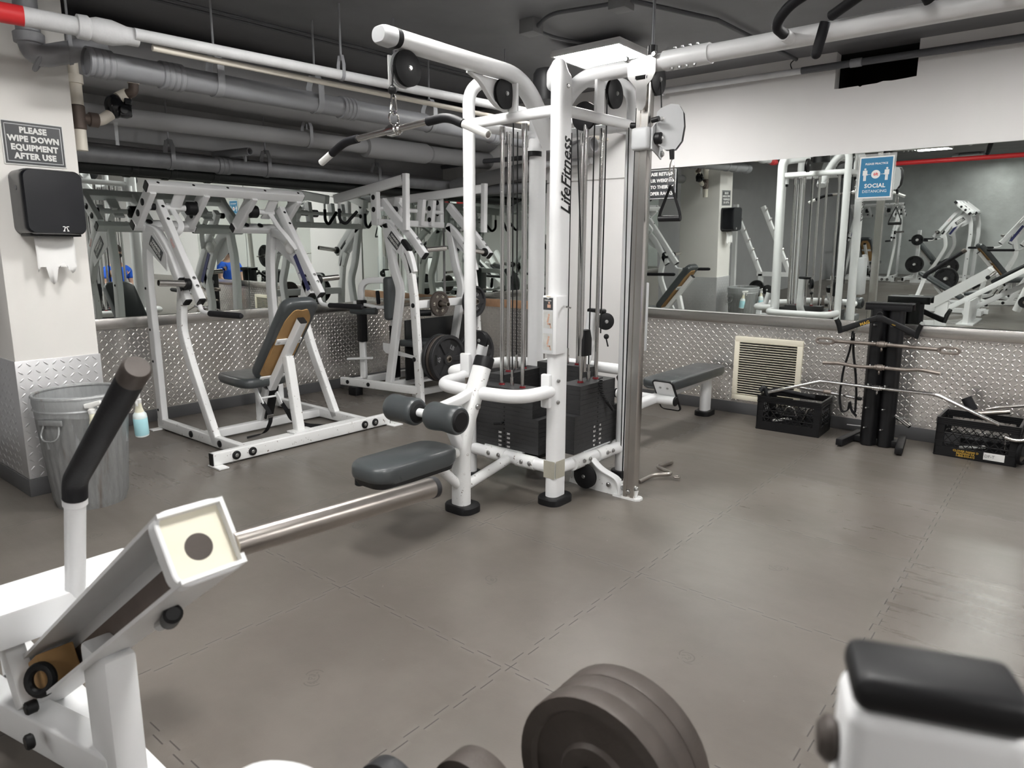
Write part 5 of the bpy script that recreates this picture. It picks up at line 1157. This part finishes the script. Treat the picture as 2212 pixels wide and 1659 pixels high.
# ---------------------------------------------------------------- milk crates and their contents
def crate(name, label, cx, cy, rz, w_=.485, d_=.345, h=.275):
    t = thing(name, label, 'crate', (cx, cy, 0)); R = Euler((0, 0, rz)).to_matrix(); O = V((cx, cy, 0))
    P_ = lambda x, y, z: O+R @ V((x, y, z))
    band = MB(); lat = MB(); th = .010
    for sx, L, ax_ in ((1, w_, 0), (-1, w_, 0), (1, d_, 1), (-1, d_, 1)):
        def B(m, u, z, wu, hz, rot=0, tt=th, off=0):
            if ax_ == 0: m.box(P_(u, sx*(d_/2-th/2+off), z), (wu, tt, hz), R @ Euler((0, rot, 0)).to_matrix())
            else: m.box(P_(sx*(w_/2-th/2+off), u, z), (tt, wu, hz), R @ Euler((-rot, 0, 0)).to_matrix())
        B(band, 0, .035, L, .070); B(band, 0, .250, L, .050)
        for z in (.232, .246, .260, .272): B(band, 0, z, L+.008, .005, 0, th+.006, 0)
        for u in (-L/2+.025, L/2-.025): B(band, u, .15, .05, .17)
        B(band, 0, .105, L, .006, 0, th+.004); B(band, 0, .010, L+.006, .006, 0, th+.004); B(band, 0, .165, L, .006)
        n = 7 if L > .4 else 5; a = L-.10
        for i in range(-1, n+1):
            for sgn in (-1, 1):
                u = -a/2+a*(i+.5)/n; hh = .13
                x0, x1 = u-sgn*hh/2*.85, u+sgn*hh/2*.85
                lo, hi = -a/2, a/2; z0_, z1_ = .072, .202
                if max(x0, x1) < lo or min(x0, x1) > hi: continue
                xa, xb = max(lo, min(hi, x0)), max(lo, min(hi, x1))
                if abs(xb-xa) < .01: continue
                za = z0_+(xa-x0)/(x1-x0)*(z1_-z0_); zb = z0_+(xb-x0)/(x1-x0)*(z1_-z0_)
                ln = math.hypot(xb-xa, zb-za); B(lat, (xa+xb)/2, (za+zb)/2, ln, .005, -math.atan2(zb-za, xb-xa), .007)
    band.box(P_(0, 0, .012), (w_-.01, d_-.01, .006), R)
    obj('walls', band, 'black', t); obj('lattice', lat, 'black', t)
    return t, P_, R
t1, P1, R1 = crate('milk_crate', 'black lattice crate of cable handles on the floor under the vent', -1.70, 5.715, .03)
t2, P2, R2 = crate('milk_crate', 'black lattice crate with yellow lettering at the right, beyond the black stand', -.445, 5.80, -.02)
for i, l in enumerate(('CLOVER FARMS D', 'READING PA', '1-800-323-412')):
    text('lettering', l, 'gold_text', t2, P2(-.05, -.1735, .052-.017*i), R2 @ X_, Z_, .019, bold=.0006)
obj('sticker', MB().box(P2(.115, -.1733, .045), (.12, .001, .05), R2), 'paper', t2)
text('sticker_print', 'DF-T', 'grey_box', t2, P2(.09, -.1742, .045), R2 @ X_, Z_, .028)
def handle_in(name, label, pts, r, mat, grips=(), rad=.03):
    t = thing(name, label, 'cable handle', tuple(pts[0])); obj('frame', MB().tube(fillet(pts, rad, 6), r, 12), mat, t)
    for g in grips: obj('grip', MB().tube(g, r*1.9, 14), 'foam', t)
    return t
handle_in('rope_handle', 'black curved handle lying across the top of the left crate', [P1(-.22, -.02, .28), P1(-.15, -.03, .315), P1(0, -.02, .30), P1(.15, 0, .28)], .018, 'foam')
handle_in('stirrup_handle', 'black stirrup with steel pin poking out of the left crate corner', [P1(-.245, -.12, .30), P1(-.22, -.10, .345), P1(-.19, -.10, .27)], .020, 'vinyl_black')
handle_in('stirrup_handle', 'chrome stirrup handle seen through the lattice of the left crate', [P1(-.06, -.09, .12), P1(-.03, -.10, .20), P1(.02, -.10, .20), P1(.05, -.09, .12)], .006, 'chrome', [[P1(-.06, -.09, .12), P1(.05, -.09, .12)]])
handle_in('row_handle', 'bent chrome handle lying in the left crate', [P1(.08, -.05, .06), P1(.12, -.06, .20), P1(.18, -.05, .22)], .010, 'chrome')
handle_in('row_handle', 'white handle bar deep in the left crate', [P1(-.15, -.02, .05), P1(.0, -.08, .10)], .012, 'sign_white')
handle_in('stirrup_handle', 'chrome ring handle seen through the lattice of the right crate', [P2(.03, -.13, .21), P2(.06, -.14, .245), P2(.09, -.13, .21), P2(.06, -.12, .185)], .007, 'chrome')
handle_in('row_handle', 'V-shaped row handle with grey grips resting on the right crate', [P2(.02, .0, .335), P2(.10, -.02, .37), P2(.30, -.02, .415)], .011, 'steel', [])
handle_in('row_handle', 'steel row handle with its grey grip tipped over the right crate rim', [P2(-.06, -.08, .34), P2(-.03, -.06, .31), P2(.16, -.04, .35)], .018, 'steel_worn', [[P2(-.10, -.06, .415), P2(-.05, -.07, .33)]])
handle_in('row_handle', 'steel bent bar across the front of the right crate', [P2(.16, -.19, .20), P2(.22, -.19, .185), P2(.34, -.18, .215)], .013, 'steel')
handle_in('row_handle', 'chrome chain handle inside the right crate', [P2(.16, -.10, .18), P2(.165, -.11, .09), P2(.17, -.10, .04)], .006, 'chrome')
handle_in('row_handle', 'pale handle bar at the bottom of the right crate', [P2(-.10, -.06, .05), P2(.05, -.10, .09)], .012, 'sign_white')
tag(obj('coiled_strap', MB().torus(P2(.27, -.15, .10), (.9, -.4, 0), .07, .012, 24), 'strap'), 'coiled black strap on the floor at the right end of the right crate', 'strap')
# handle on the floor behind the chrome column
t = thing('row_handle', 'bent steel tricep handle lying on the floor beside the chrome column', 'cable handle', (-1.95, 3.9, 0))
obj('bar', MB().tube(fillet([(-1.99, 3.70, .013), (-1.965, 3.83, .03), (-1.875, 3.915, .035), (-2.03, 4.00, .03), (-2.02, 4.20, .013)], .035, 6), .0125, 14), 'steel_worn', t)
obj('eye', MB().torus((-1.845, 3.915, .02), Z_, .018, .005, 18), 'steel_worn', t)

# ---------------------------------------------------------------- trash can and spray bottles
cc = V((-4.265, 1.425, 0)); rot_ = 0
t = thing('trash_can', 'ribbed galvanised trash can with a clear liner, at the foot of the pillar', 'trash can', tuple(cc))
n = 120
def ring(r, z, fl): return [cc+V(((r+fl*max(0, math.cos(30*a))**3)*math.cos(a), (r+fl*max(0, math.cos(30*a))**3)*math.sin(a), z)) for a in [2*PI*k/n for k in range(n)]]
b = MB(); b._loops([ring(.176, .02, 0), ring(.183, .05, .005), ring(.222, .52, .005), ring(.227, .555, 0), ring(.234, .563, 0), ring(.229, .571, 0), ring(.2345, .60, 0), ring(.232, .63, 0)], cap=False)
b._loops([ring(.176, .02, 0), ring(.171, .0, 0)][::-1], cap=False); b._loops([ring(.226, .63, 0), ring(.224, .56, 0), ring(.178, .06, 0)], cap=False); b._loops([ring(.178, .03, 0), ring(.02, .03, 0)], cap=False)
obj('body', b, 'galvanised', t)
obj('rim', MB().torus(cc+Z_*.634, Z_, .2305, .009, 64), 'galvanised', t)
for a in (-1.05, 2.09):
    d = V((math.cos(a), math.sin(a), 0)); e = Z_.cross(d); q = cc+d*.222+Z_*.47
    hd = obj('handle', MB().tube(fillet([q+e*.045+Z_*.03, q+e*.055+d*.02-Z_*.03, q+e*.03+d*.03-Z_*.055, q-e*.03+d*.03-Z_*.055, q-e*.055+d*.02-Z_*.03, q-e*.045+Z_*.03], .02, 5), .005, 10), 'galvanised', t)
    obj('handle_plate', MB().box(q+Z_*.042+d*.006, (.012, .14, .03), Euler((0, 0, a)), bev=.003), 'galvanised', hd)
def wob(r, z, k, amp): return [cc+V(((r+amp*math.sin(a*9+k)+amp*.6*math.sin(a*23+2*k))*math.cos(a), (r+amp*math.sin(a*9+k)+amp*.6*math.sin(a*23+2*k))*math.sin(a), z+amp*1.6*math.sin(a*5+k*2))) for a in [2*PI*k_/n for k_ in range(n)]]
b = MB(); b._loops([wob(.20, .36, 0, .012), wob(.212, .50, 1, .006), wob(.223, .63, 2, .001), wob(.232, .648, 3, .001), wob(.243, .630, 4, .0015), wob(.244, .58, 5, .002), wob(.243, .535, 6, .004)], cap=False)
o = obj('liner', b, 'film', t, 'clear plastic bag folded over the rim')
def bottle(label, p, tilt, rz, full):
    t = thing('spray_bottle', label, 'spray bottle', tuple(p)); p = V(p); R = Euler((tilt, 0, rz)).to_matrix()
    def L(m, prof, z0=0): m.lathe([(r, z) for r, z in prof], p, R @ Z_, 28); return m
    obj('bottle', L(MB(), [(.030, 0), (.037, .004), (.038, .02), (.038, .118), (.036, .135), (.026, .150), (.020, .160)]), 'bottle_clear', t)
    if full: obj('liquid', L(MB(), [(.0375, .012), (.0386, .016), (.0386, full), (.0375, full+.002)]), 'liquid_blue', t)
    obj('neck', L(MB(), [(.026, .148), (.0185, .175), (.0165, .205), (.017, .212)]), 'bottle_cream', t)
    obj('collar', L(MB(), [(.0175, .205), (.0185, .208), (.0185, .228), (.012, .232)]), 'nozzle', t)
    h = MB(); h.sweep([p+R @ V((0, y, z)) for y, z in ((.03, .248), (0, .25), (-.055, .262))], rrect(.026, .030, .007, 3), tuple(R @ X_), scales=[.8, 1, .75])
    h.sweep([p+R @ V((0, y, z)) for y, z in ((-.035, .25), (-.045, .225), (-.040, .20))], rrect(.014, .007, .003, 2), tuple(R @ X_)); h.cyl(p+R @ V((0, 0, .225)), p+R @ V((0, 0, .25)), .011, 14)
    obj('trigger_head', h, 'nozzle', t); return t
bottle('spray bottle of blue cleaner hung on the right rim of the trash can', (-4.168, 1.690, .345), .14, 1.0, .115)
bottle('spray bottle on the near side of the trash can, half hidden behind black handle', (-3.985, 1.395, .355), -.10, 2.3, .09)

# ---------------------------------------------------------------- machines next to the camera
t = thing('press_machine', 'white lever machine close at the left with a long steel horn and black grip', 'weight machine', (-1.7, .6, 0))
usec = [(.0, -.066), (.122, -.066), (.122, .066), (0, .066), (0, .058), (.114, .058), (.114, -.058), (0, -.058)]
path = [(-2.36, .50, .085), (-1.172, .50, .909)]
da = (V(path[1])-V(path[0])).normalized(); dn = V((-da.z, 0, da.x))
ar = obj('lever_arm', MB().sweep(path, usec, (0, 1, 0)), 'white', t)
E0 = V((-1.195, .561, .893))
ml = MB(); ml.sweep([E0+da*.0-Y_*.06+Y_*q[0]+dn*q[1]+Y_*.06 for q in rrect(.124, .134, .022, 5)], rrect(.034, .009, .002, 1), tuple(da), True, True); obj('arm_rim', ml, 'white', ar)
obj('end_plate', MB()._loops([[E0+da*.002+Y_*q[0]+dn*q[1] for q in rrect(.116, .126, .018, 4)], [E0+da*.010+Y_*q[0]+dn*q[1] for q in rrect(.116, .126, .018, 4)]]), 'cream', ar)
obj('plate_hole', MB().lathe([(0, 0), (.025, 0), (.025, .0012), (0, .0012)], E0+da*.010-dn*.008-Y_*.004, da, 28, cap=False), 'iron_brown', ar)
a0, a1 = V((-1.168, .615, .878)), V((-1.165, 1.131, .854)); dd = (a1-a0).normalized()
hn = obj('weight_horn', MB().cyl(a0, a1, .0245, 32), 'steel_worn', ar); obj('horn_end', MB().cyl(a1-dd*.012, a1+dd*.006, .0262, 30, bev=.003), 'iron', hn)
obj('slot_plate', MB().sweep([V((-2.10, .605, .27)), V((-1.25, .605, .86))], [(0, -.030), (.006, -.030), (.006, .022), (0, .022)], (0, 1, 0)), 'brown_fit', ar)
obj('pivot_block', MB().box((-2.06, .55, .285), (.10, .09, .10), Euler((0, -.6, 0)), bev=.004), 'plywood', ar)
obj('pivot_washer', MB().torus((-2.01, .50, .30), (.5, -.8, .3), .035, .012, 24), 'black', ar)
obj('lock_knob', MB().cyl((-1.40, .585, .655), (-1.32, .56, .71), .019, 18, bev=.006), 'black', ar); obj('lock_nut', MB().cyl((-1.46, .59, .62), (-1.40, .58, .655), .013, 8), 'bolt_steel', ar)
ha = obj('handle_tube', MB().tube([(-2.07, .62, .46), (-1.978, .62, .78)], .0255, 20).lathe([(.0255, 0), (.0295, .004), (.0295, .02), (.0255, .024)], (-1.984, .62, .757), (.2, 0, .98), 22, cap=False), 'white', t)
gp = fillet([(-1.978, .62, .78), (-1.965, .62, .83), (-1.535, .62, 1.165)], .12, 8)
obj('grip', MB().tube(gp, .0300, 22), 'foam', ha); obj('grip_cap', MB().lathe([(.029, -.03), (.0305, -.028), (.0305, .012), (.025, .02), (0, .021)], gp[-1], gp[-1]-gp[-2], 24), 'iron_brown', ha)
obj('cross_beam', MB().box((-2.14, .52, .45), (.20, .60, .10), bev=.008), 'white', t)
obj('upright_post', MB().box((-1.735, .575, .235), (.15, .075, .47), bev=.012), 'white', t)
obj('lower_beam', MB().rtube([(-2.6, .42, .10), (-1.72, .575, .14)], .10, .08, Z_), 'white', t)
obj('base_beam', MB().box((-1.9, .64, .03), (1.0, .09, .06), bev=.006), 'white', t)
obj('pivot_bracket', MB().box((-2.16, .49, .27), (.07, .05, .20), Euler((0, -.6, 0)), bev=.006).box((-2.32, .54, .12), (.14, .08, .24), bev=.006), 'white', t)
b = MB(); b.cyl((-2.07, .47, .20), (-2.07, .50, .20), .018, 18, bev=.004); b.cyl((-1.98, .44, .16), (-1.98, .46, .16), .02, 18, bev=.004); each('bolt', b, 'black', t)
t = thing('machine_upright', 'white upright with a black rubber top, in the near right corner', 'weight machine', (-.04, .52, 0))
R = Euler((0, 0, .36)); pc = V((-.045, .497, 0))
m = MB()
for z0_, z1_ in ((0, 1.128),): m.box(pc+Z_*((z0_+z1_)/2), (.106, .062, z1_-z0_), R, bev=.012, seg=3)
obj('upright', m, 'white', t); mt = MB(); mt.box(pc+Z_*1.139, (.102, .060, .026), R, bev=.010, seg=3); obj('rubber_cap', mt, 'black', t)
rx = R.to_matrix() @ X_
obj('pin', MB().cyl(pc+Z_*1.085-rx*.066, pc+Z_*1.085-rx*.052, .016, 16, bev=.005), 'iron_brown', t); obj('side_boss', MB().cyl(pc+Z_*1.105+rx*.050, pc+Z_*1.105+rx*.066, .024, 20, bev=.006), 'white', t)
obj('base', MB().box(pc+Z_*.02+Y_*.0, (.40, .20, .04), R, bev=.006), 'white', t)
t = thing('plate_rack', 'white machine frame at the bottom edge carrying dark weight plates', 'weight machine', (-.6, .8, 0))
obj('frame', MB().rtube([(-.546, .62, .52), (-.546, .62, .03)], .07, .07, (1, 0, 0)).box((-.55, .62, .03), (.7, .10, .06), bev=.006), 'white', t)
obj('weight_horn', MB().cyl((-.546, .60, .52), (-.546, 1.06, .52), .0240, 24), 'steel_worn', t)
obj('horn_end', MB().cyl((-.546, .845, .52), (-.546, .893, .52), .034, 24, bev=.006), 'black', t)
obj('rounded_arm', MB().tube(fillet([(-.90, .36, .36), (-.80, .415, .680), (-.74, .455, .680), (-.66, .56, .40)], .08, 8), .050, 24), 'white', t)
for i, (y, r_, l) in enumerate(((.915, .158, 'worn brown iron plate at the front of the stack at the bottom edge'), (.958, .157, 'dark iron plate in the middle of the stack at the bottom edge'), (1.000, .158, 'dark iron plate at the back of the stack at the bottom edge'))):
    plate('weight_plate', l, (-.546, y, .52), (0, -1, 0), r_, .042, mat='iron_brown', style='flat')
plate('weight_plate', 'smaller grey-brown plate peeking in at the bottom edge, left of the brown stack', (-.70, .77, .49), (0, -1, 0), .085, .05, mat='iron_brown', style='flat')
obj('weight_horn', MB().cyl((-.70, .60, .49), (-.70, .80, .49), .0240, 20), 'steel_worn', t)
plate('weight_plate', 'thin chipped dark plate edge at the very bottom, right of the white rounded arm', (-.79, .66, .51), (0, -1, 0), .075, .03, mat='iron', style='flat')
obj('weight_horn', MB().cyl((-.79, .58, .51), (-.79, .68, .51), .0240, 20).box((-.70, .61, .50), (.30, .05, .05), bev=.005), 'steel_worn', t)

# ---------------------------------------------------------------- things behind the camera, seen only in the mirrors
def place(src, label, x, y, rz):
    c = copy_tree(src); c['label'] = label; c.location = (x, y, 0); c.rotation_euler = (0, 0, rz); return c
place(M1, 'white lever machine far back in the mirror, against the silver wall', -3.45, -8.3, PI)
place(M1, 'white lever machine at the right of the mirror, halfway down the room', -1.45, -3.9, PI*.86)
place(M1, 'white lever machine deep in the mirror, left of the far plates', -5.0, -8.0, PI*.5)
for x, y, z, l in ((-3.05, -7.2, .40, 'black plate low on the far machine seen in the mirror'), (-3.75, -7.15, 1.02, 'small plate high on the far machine seen in the mirror'),
                   (-3.75, -7.1, .45, 'black plate at the foot of the far machine, left in the mirror'), (-2.35, -3.0, .48, 'black plate on the nearer machine in the mirror')):
    c = V((x, y, z)); plate('weight_plate', l, c, (0, 1, 0), .2 if z < .9 else .13, .045)
t = thing('plate_post', 'white post holding the plates in the mirror, in front of the far machine', 'weight stand', (-3.75, -7.3, 0))
obj('post', MB().box((-3.75, -7.3, .62), (.07, .07, 1.24)).box((-3.4, -7.3, .035), (.9, .08, .07)).box((-3.05, -7.3, .30), (.07, .07, .6)).cyl((-3.05, -7.3, .40), (-3.05, -7.12, .40), .024, 16).cyl((-3.75, -7.3, 1.02), (-3.75, -7.08, 1.02), .024, 16).cyl((-3.75, -7.3, .45), (-3.75, -7.02, .45), .024, 16), 'white', t)
t = thing('plate_post', 'short white post holding a plate on the nearer machine in the mirror', 'weight stand', (-2.35, -3.1, 0))
obj('post', MB().box((-2.35, -3.1, .32), (.07, .07, .64)).box((-2.35, -3.1, .03), (.4, .4, .06)).cyl((-2.35, -3.1, .48), (-2.35, -2.9, .48), .024, 16), 'white', t)
t = thing('sled_machine', 'long white sloping sled rails of a leg machine, low at the right of the mirror', 'weight machine', (-1.3, -.5, 0))
obj('rail', MB().rtube([(-2.05, -.55, .10), (-.55, -.55, 1.10)], .06, .075, (0, 1, 0)), 'white', t); obj('rail', MB().rtube([(-1.75, -1.15, .10), (-.30, -1.15, 1.0)], .06, .075, (0, 1, 0)), 'white', t)
each('leg', MB().box((-1.60, -.85, .18), (.07, .7, .36)).box((-.60, -.85, .50), (.07, .7, 1.0)).box((-1.60, -.85, .01), (.22, .80, .02)), 'white', t)
obj('sled_pad', MB().box((-1.10, -.85, .80), (.62, .34, .07), Euler((0, -.59, 0)), bev=.028, seg=3), 'vinyl_black', t, ang=60)
each('carriage', MB().rtube([(-.95, -1.0, 1.0), (-.75, -1.0, 1.28)], .08, .10, (0, 1, 0)).rtube([(-.95, -.7, 1.0), (-.75, -.7, 1.28)], .08, .10, (0, 1, 0)), 'white', t)
t = thing('incline_bench', 'grey padded bench with a raised back, in the middle of the mirror', 'bench', (-2.2, -1.9, 0))
obj('back_pad', MB().box((-2.22, -1.9, .46), (.78, .28, .06), Euler((0, .56, 0)), bev=.026, seg=3), 'vinyl', t, ang=60)
obj('frame', MB().box((-2.15, -1.9, .045), (1.3, .07, .07)).box((-2.45, -1.9, .035), (.07, .5, .07)).box((-1.60, -1.9, .035), (.07, .5, .07)).rtube([(-2.0, -1.9, .06), (-2.35, -1.9, .50)], .05, .05, (0, 1, 0)), 'white', t)
obj('seat', MB().box((-1.68, -1.9, .36), (.36, .28, .06), Euler((0, -.15, 0)), bev=.026, seg=3), 'vinyl', t, ang=60); obj('seat_post', MB().box((-1.66, -1.9, .2), (.06, .06, .32)), 'white', t)
t = thing('bar_rack', 'white slanted rack with rows of pegs, seen in the mirror right of the dispenser', 'weight rack', (-4.7, .1, 0))
for x in (-5.05, -4.55):
    obj('rail', MB().rtube([(x, .12, 1.85), (x+.52, .12, .72)], .06, .075, (0, 1, 0)), 'white', t)
    p = MB()
    for k in range(6): p.cyl((x+.06+.075*k, .13, 1.78-.163*k), (x+.06+.075*k+.06, .24, 1.82-.163*k), .011, 10)
    each('peg', p, 'steel', t)
obj('frame', MB().box((-4.28, .12, .74), (.62, .07, .07)).box((-4.53, .12, .37), (.07, .07, .74)).box((-4.0, .12, .37), (.07, .07, .74)).box((-5.02, .12, .95), (.07, .07, 1.9)).box((-4.55, .12, .03), (1.2, .25, .06)), 'white', t)
plate('weight_plate', 'black plate leaning on the slanted rack seen in the mirror', (-4.55, .22, .50), (0, 1, 0), .14, .04)
tag(obj('roller_shutter', MB().box((-5.6, -1.2, 1.1), (.05, 1.6, 2.2)), 'grey_wall'), 'grey shutter panel behind the slanted rack, seen in the mirror', 'shutter')
# bench press with plates seen in the left mirror
t = thing('bench_press', 'white bench press stand holding a plate-loaded bar, seen through the left mirror', 'bench', (.9, 3.2, 0))
each('upright', MB().box((.9, 2.65, .55), (.07, .07, 1.1)).box((.9, 3.75, .55), (.07, .07, 1.1)).box((.9, 3.2, .78), (.05, 1.1, .09)).box((1.3, 3.2, .035), (1.0, .08, .07)).box((.9, 3.2, .035), (.10, 1.3, .07)), 'white', t)
obj('pad', MB().box((1.35, 3.2, .44), (1.1, .28, .07), bev=.03, seg=3), 'vinyl_black', t, ang=60); each('leg', MB().box((1.35, 3.2, .22), (.06, .06, .40)), 'white', t)
tag(obj('barbell', MB().cyl((.86, 2.2, 1.12), (.86, 4.2, 1.12), .014, 14), 'steel'), 'steel bar resting on the bench press stand in the left mirror', 'barbell')
for y, l in ((2.40, 'left-hand black plate on the bench press bar in the mirror'), (4.0, 'right-hand black plate on the bench press bar in the mirror')): plate('weight_plate', l, (.86, y, 1.12), (0, 1, 0), .22, .045)
# seated person in blue, seen in the left mirror
t = thing('seat_bench', 'black padded seat with a tall back, in front of the person in the mirror', 'bench', (.32, 4.3, 0))
obj('back', MB().box((.32, 4.3, .62), (.09, .42, .54), Euler((0, -.2, 0)), bev=.04, seg=3), 'vinyl_black', t, ang=60); obj('frame', MB().box((.35, 4.3, .2), (.07, .07, .4)).box((.38, 4.3, .03), (.4, .3, .06)), 'white', t)
t = thing('flat_bench', 'low flat black bench the person in the blue shirt sits on', 'bench', (.72, 4.92, 0))
obj('pad', MB().box((.72, 4.92, .375), (.30, 1.0, .07), bev=.03, seg=3), 'vinyl_black', t, ang=60); each('leg', MB().box((.72, 4.55, .17), (.06, .3, .34)).box((.72, 5.3, .17), (.06, .3, .34)), 'white', t)
def skin(name, verts, edges, radii, mat, parent, root=0, sub=2):
    me = bpy.data.meshes.new(name); off = ROOT[parent.name]
    bm = bmesh.new(); ly = bm.verts.layers.skin.verify()
    vs = [bm.verts.new(V(v)-off) for v in verts]
    for i, r in enumerate(radii): vs[i][ly].radius = (r, r) if not isinstance(r, tuple) else r
    vs[root][ly].use_root = True
    for e in edges: bm.edges.new((vs[e[0]], vs[e[1]]))
    bm.to_mesh(me); bm.free()
    o = link(name, me, mat, parent); s = o.modifiers.new('skin', 'SKIN'); s.use_smooth_shade = True
    u = o.modifiers.new('sub', 'SUBSURF'); u.levels = sub; u.render_levels = sub; return o
pr = thing('person', 'person in blue t-shirt and dark shorts seated on a bench in the left mirror', 'person', (.72, 4.92, 0))
x0, y0 = .72, 4.92
Vt = [(x0, y0, .53), (x0-.01, y0, .72), (x0-.03, y0, .92), (x0-.04, y0, 1.04), (x0-.05, y0, 1.13), (x0-.075, y0, 1.21), (x0-.08, y0, 1.30), (x0-.08, y0, 1.37)]
Ed = [(i, i+1) for i in range(7)]; Ra = [(.13, .15), (.115, .135), (.115, .15), (.10, .14), (.052, .052), (.072, .066), (.085, .075), (.055, .055)]
for s in (-1, 1):
    b0_ = len(Vt); Vt += [(x0-.03, y0+s*.17, 1.00), (x0-.06, y0+s*.22, .78), (x0-.20, y0+s*.16, .66), (x0-.28, y0+s*.13, .655)]
    Ed += [(3, b0_), (b0_, b0_+1), (b0_+1, b0_+2), (b0_+2, b0_+3)]; Ra += [.055, .042, .033, .030]
    b1_ = len(Vt); Vt += [(x0-.08, y0+s*.10, .54), (x0-.44, y0+s*.15, .53), (x0-.47, y0+s*.16, .30), (x0-.44, y0+s*.16, .08), (x0-.54, y0+s*.17, .045)]
    Ed += [(0, b1_), (b1_, b1_+1), (b1_+1, b1_+2), (b1_+2, b1_+3), (b1_+3, b1_+4)]; Ra += [.085, .062, .055, .038, .034]
body = skin('body', Vt, Ed, Ra, 'skin', pr)
sh = [(x0, y0, .55), (x0-.01, y0, .72), (x0-.03, y0, .92), (x0-.04, y0, 1.05)]; se = [(0, 1), (1, 2), (2, 3)]; sr = [(.145, .175), (.135, .155), (.135, .165), (.09, .12)]
for s in (-1, 1):
    k_ = len(sh); sh += [(x0-.03, y0+s*.175, 1.00), (x0-.05, y0+s*.215, .85)]; se += [(3, k_), (k_, k_+1)]; sr += [.075, .066]
skin('t_shirt', sh, se, sr, 'blue_cloth', pr)
st_ = [(x0, y0, .53)]; se = []; sr = [(.15, .17)]
for s in (-1, 1):
    k_ = len(st_); st_ += [(x0-.08, y0+s*.10, .54), (x0-.36, y0+s*.14, .535)]; se += [(0, k_), (k_, k_+1)]; sr += [.10, .085]
skin('shorts', st_, se, sr, 'shorts', pr)
obj('hair', MB().sphere((x0-.065, y0, 1.345), (.098, .085, .085), 20).sphere((x0-.035, y0, 1.29), (.075, .08, .09), 18), 'hair', pr)
f_ = MB(); f_.sphere((x0-.168, y0, 1.29), (.016, .013, .022), 12)
for s in (-1, 1): f_.sphere((x0-.085, y0+s*.078, 1.285), (.018, .008, .028), 10)
obj('nose_and_ears', f_, 'skin', pr)
each('eye', MB().sphere((x0-.155, y0-.03, 1.305), .010, 10).sphere((x0-.155, y0+.03, 1.305), .010, 10), 'hair', pr)
obj('face_mask', MB().sphere((x0-.125, y0, 1.245), (.050, .066, .045), 18), 'black', pr)
sh_ = MB()
for s in (-1, 1): sh_.box((x0-.49, y0+s*.165, .04), (.27, .095, .08), bev=.03, seg=3)
each('shoe', sh_, 'sign_white', pr, ang=60)
hd = MB()
for s in (-1, 1):
    hb = V((x0-.30, y0+s*.125, .655)); hd.box(hb-X_*.035, (.085, .075, .028), bev=.012, seg=2)
    for k in range(4): hd.tube([hb+V((-.075, -.027+.018*k, .0)), hb+V((-.110, -.028+.018*k, -.008)), hb+V((-.130-.004*(k in (1, 2)), -.028+.018*k, -.028))], .0085, 8)
    hd.tube([hb+V((-.02, -s*.035, 0)), hb+V((-.055, -s*.055, -.006)), hb+V((-.085, -s*.058, -.016))], .0095, 8)
obj('hands', hd, 'skin', pr)

GROUPS = {'weight_plate': 'iron weight plates', 'lever_machine': 'white lever machines', 'mirror_panel': 'wall mirrors', 'row_handle': 'loose cable handles', 'stirrup_handle': 'loose cable handles', 'rope_handle': 'loose cable handles',
          'curl_bar': 'bars for the cable machine', 'lat_bar': 'bars for the cable machine', 'milk_crate': 'crates of handles', 'spray_bottle': 'spray bottles on the trash can', 'sign_board': 'notices on the walls', 'drain_pipe': 'pipes along the left wall',
          'stub_pipe': 'cut pipe ends', 'overhead_cable': 'cables on the ceiling', 'plate_post': 'plate posts in the mirror'}
for o in bpy.data.objects:
    g = GROUPS.get(o.name.split('.')[0])
    if g and o.parent is None and o.get('category'): o['group'] = g
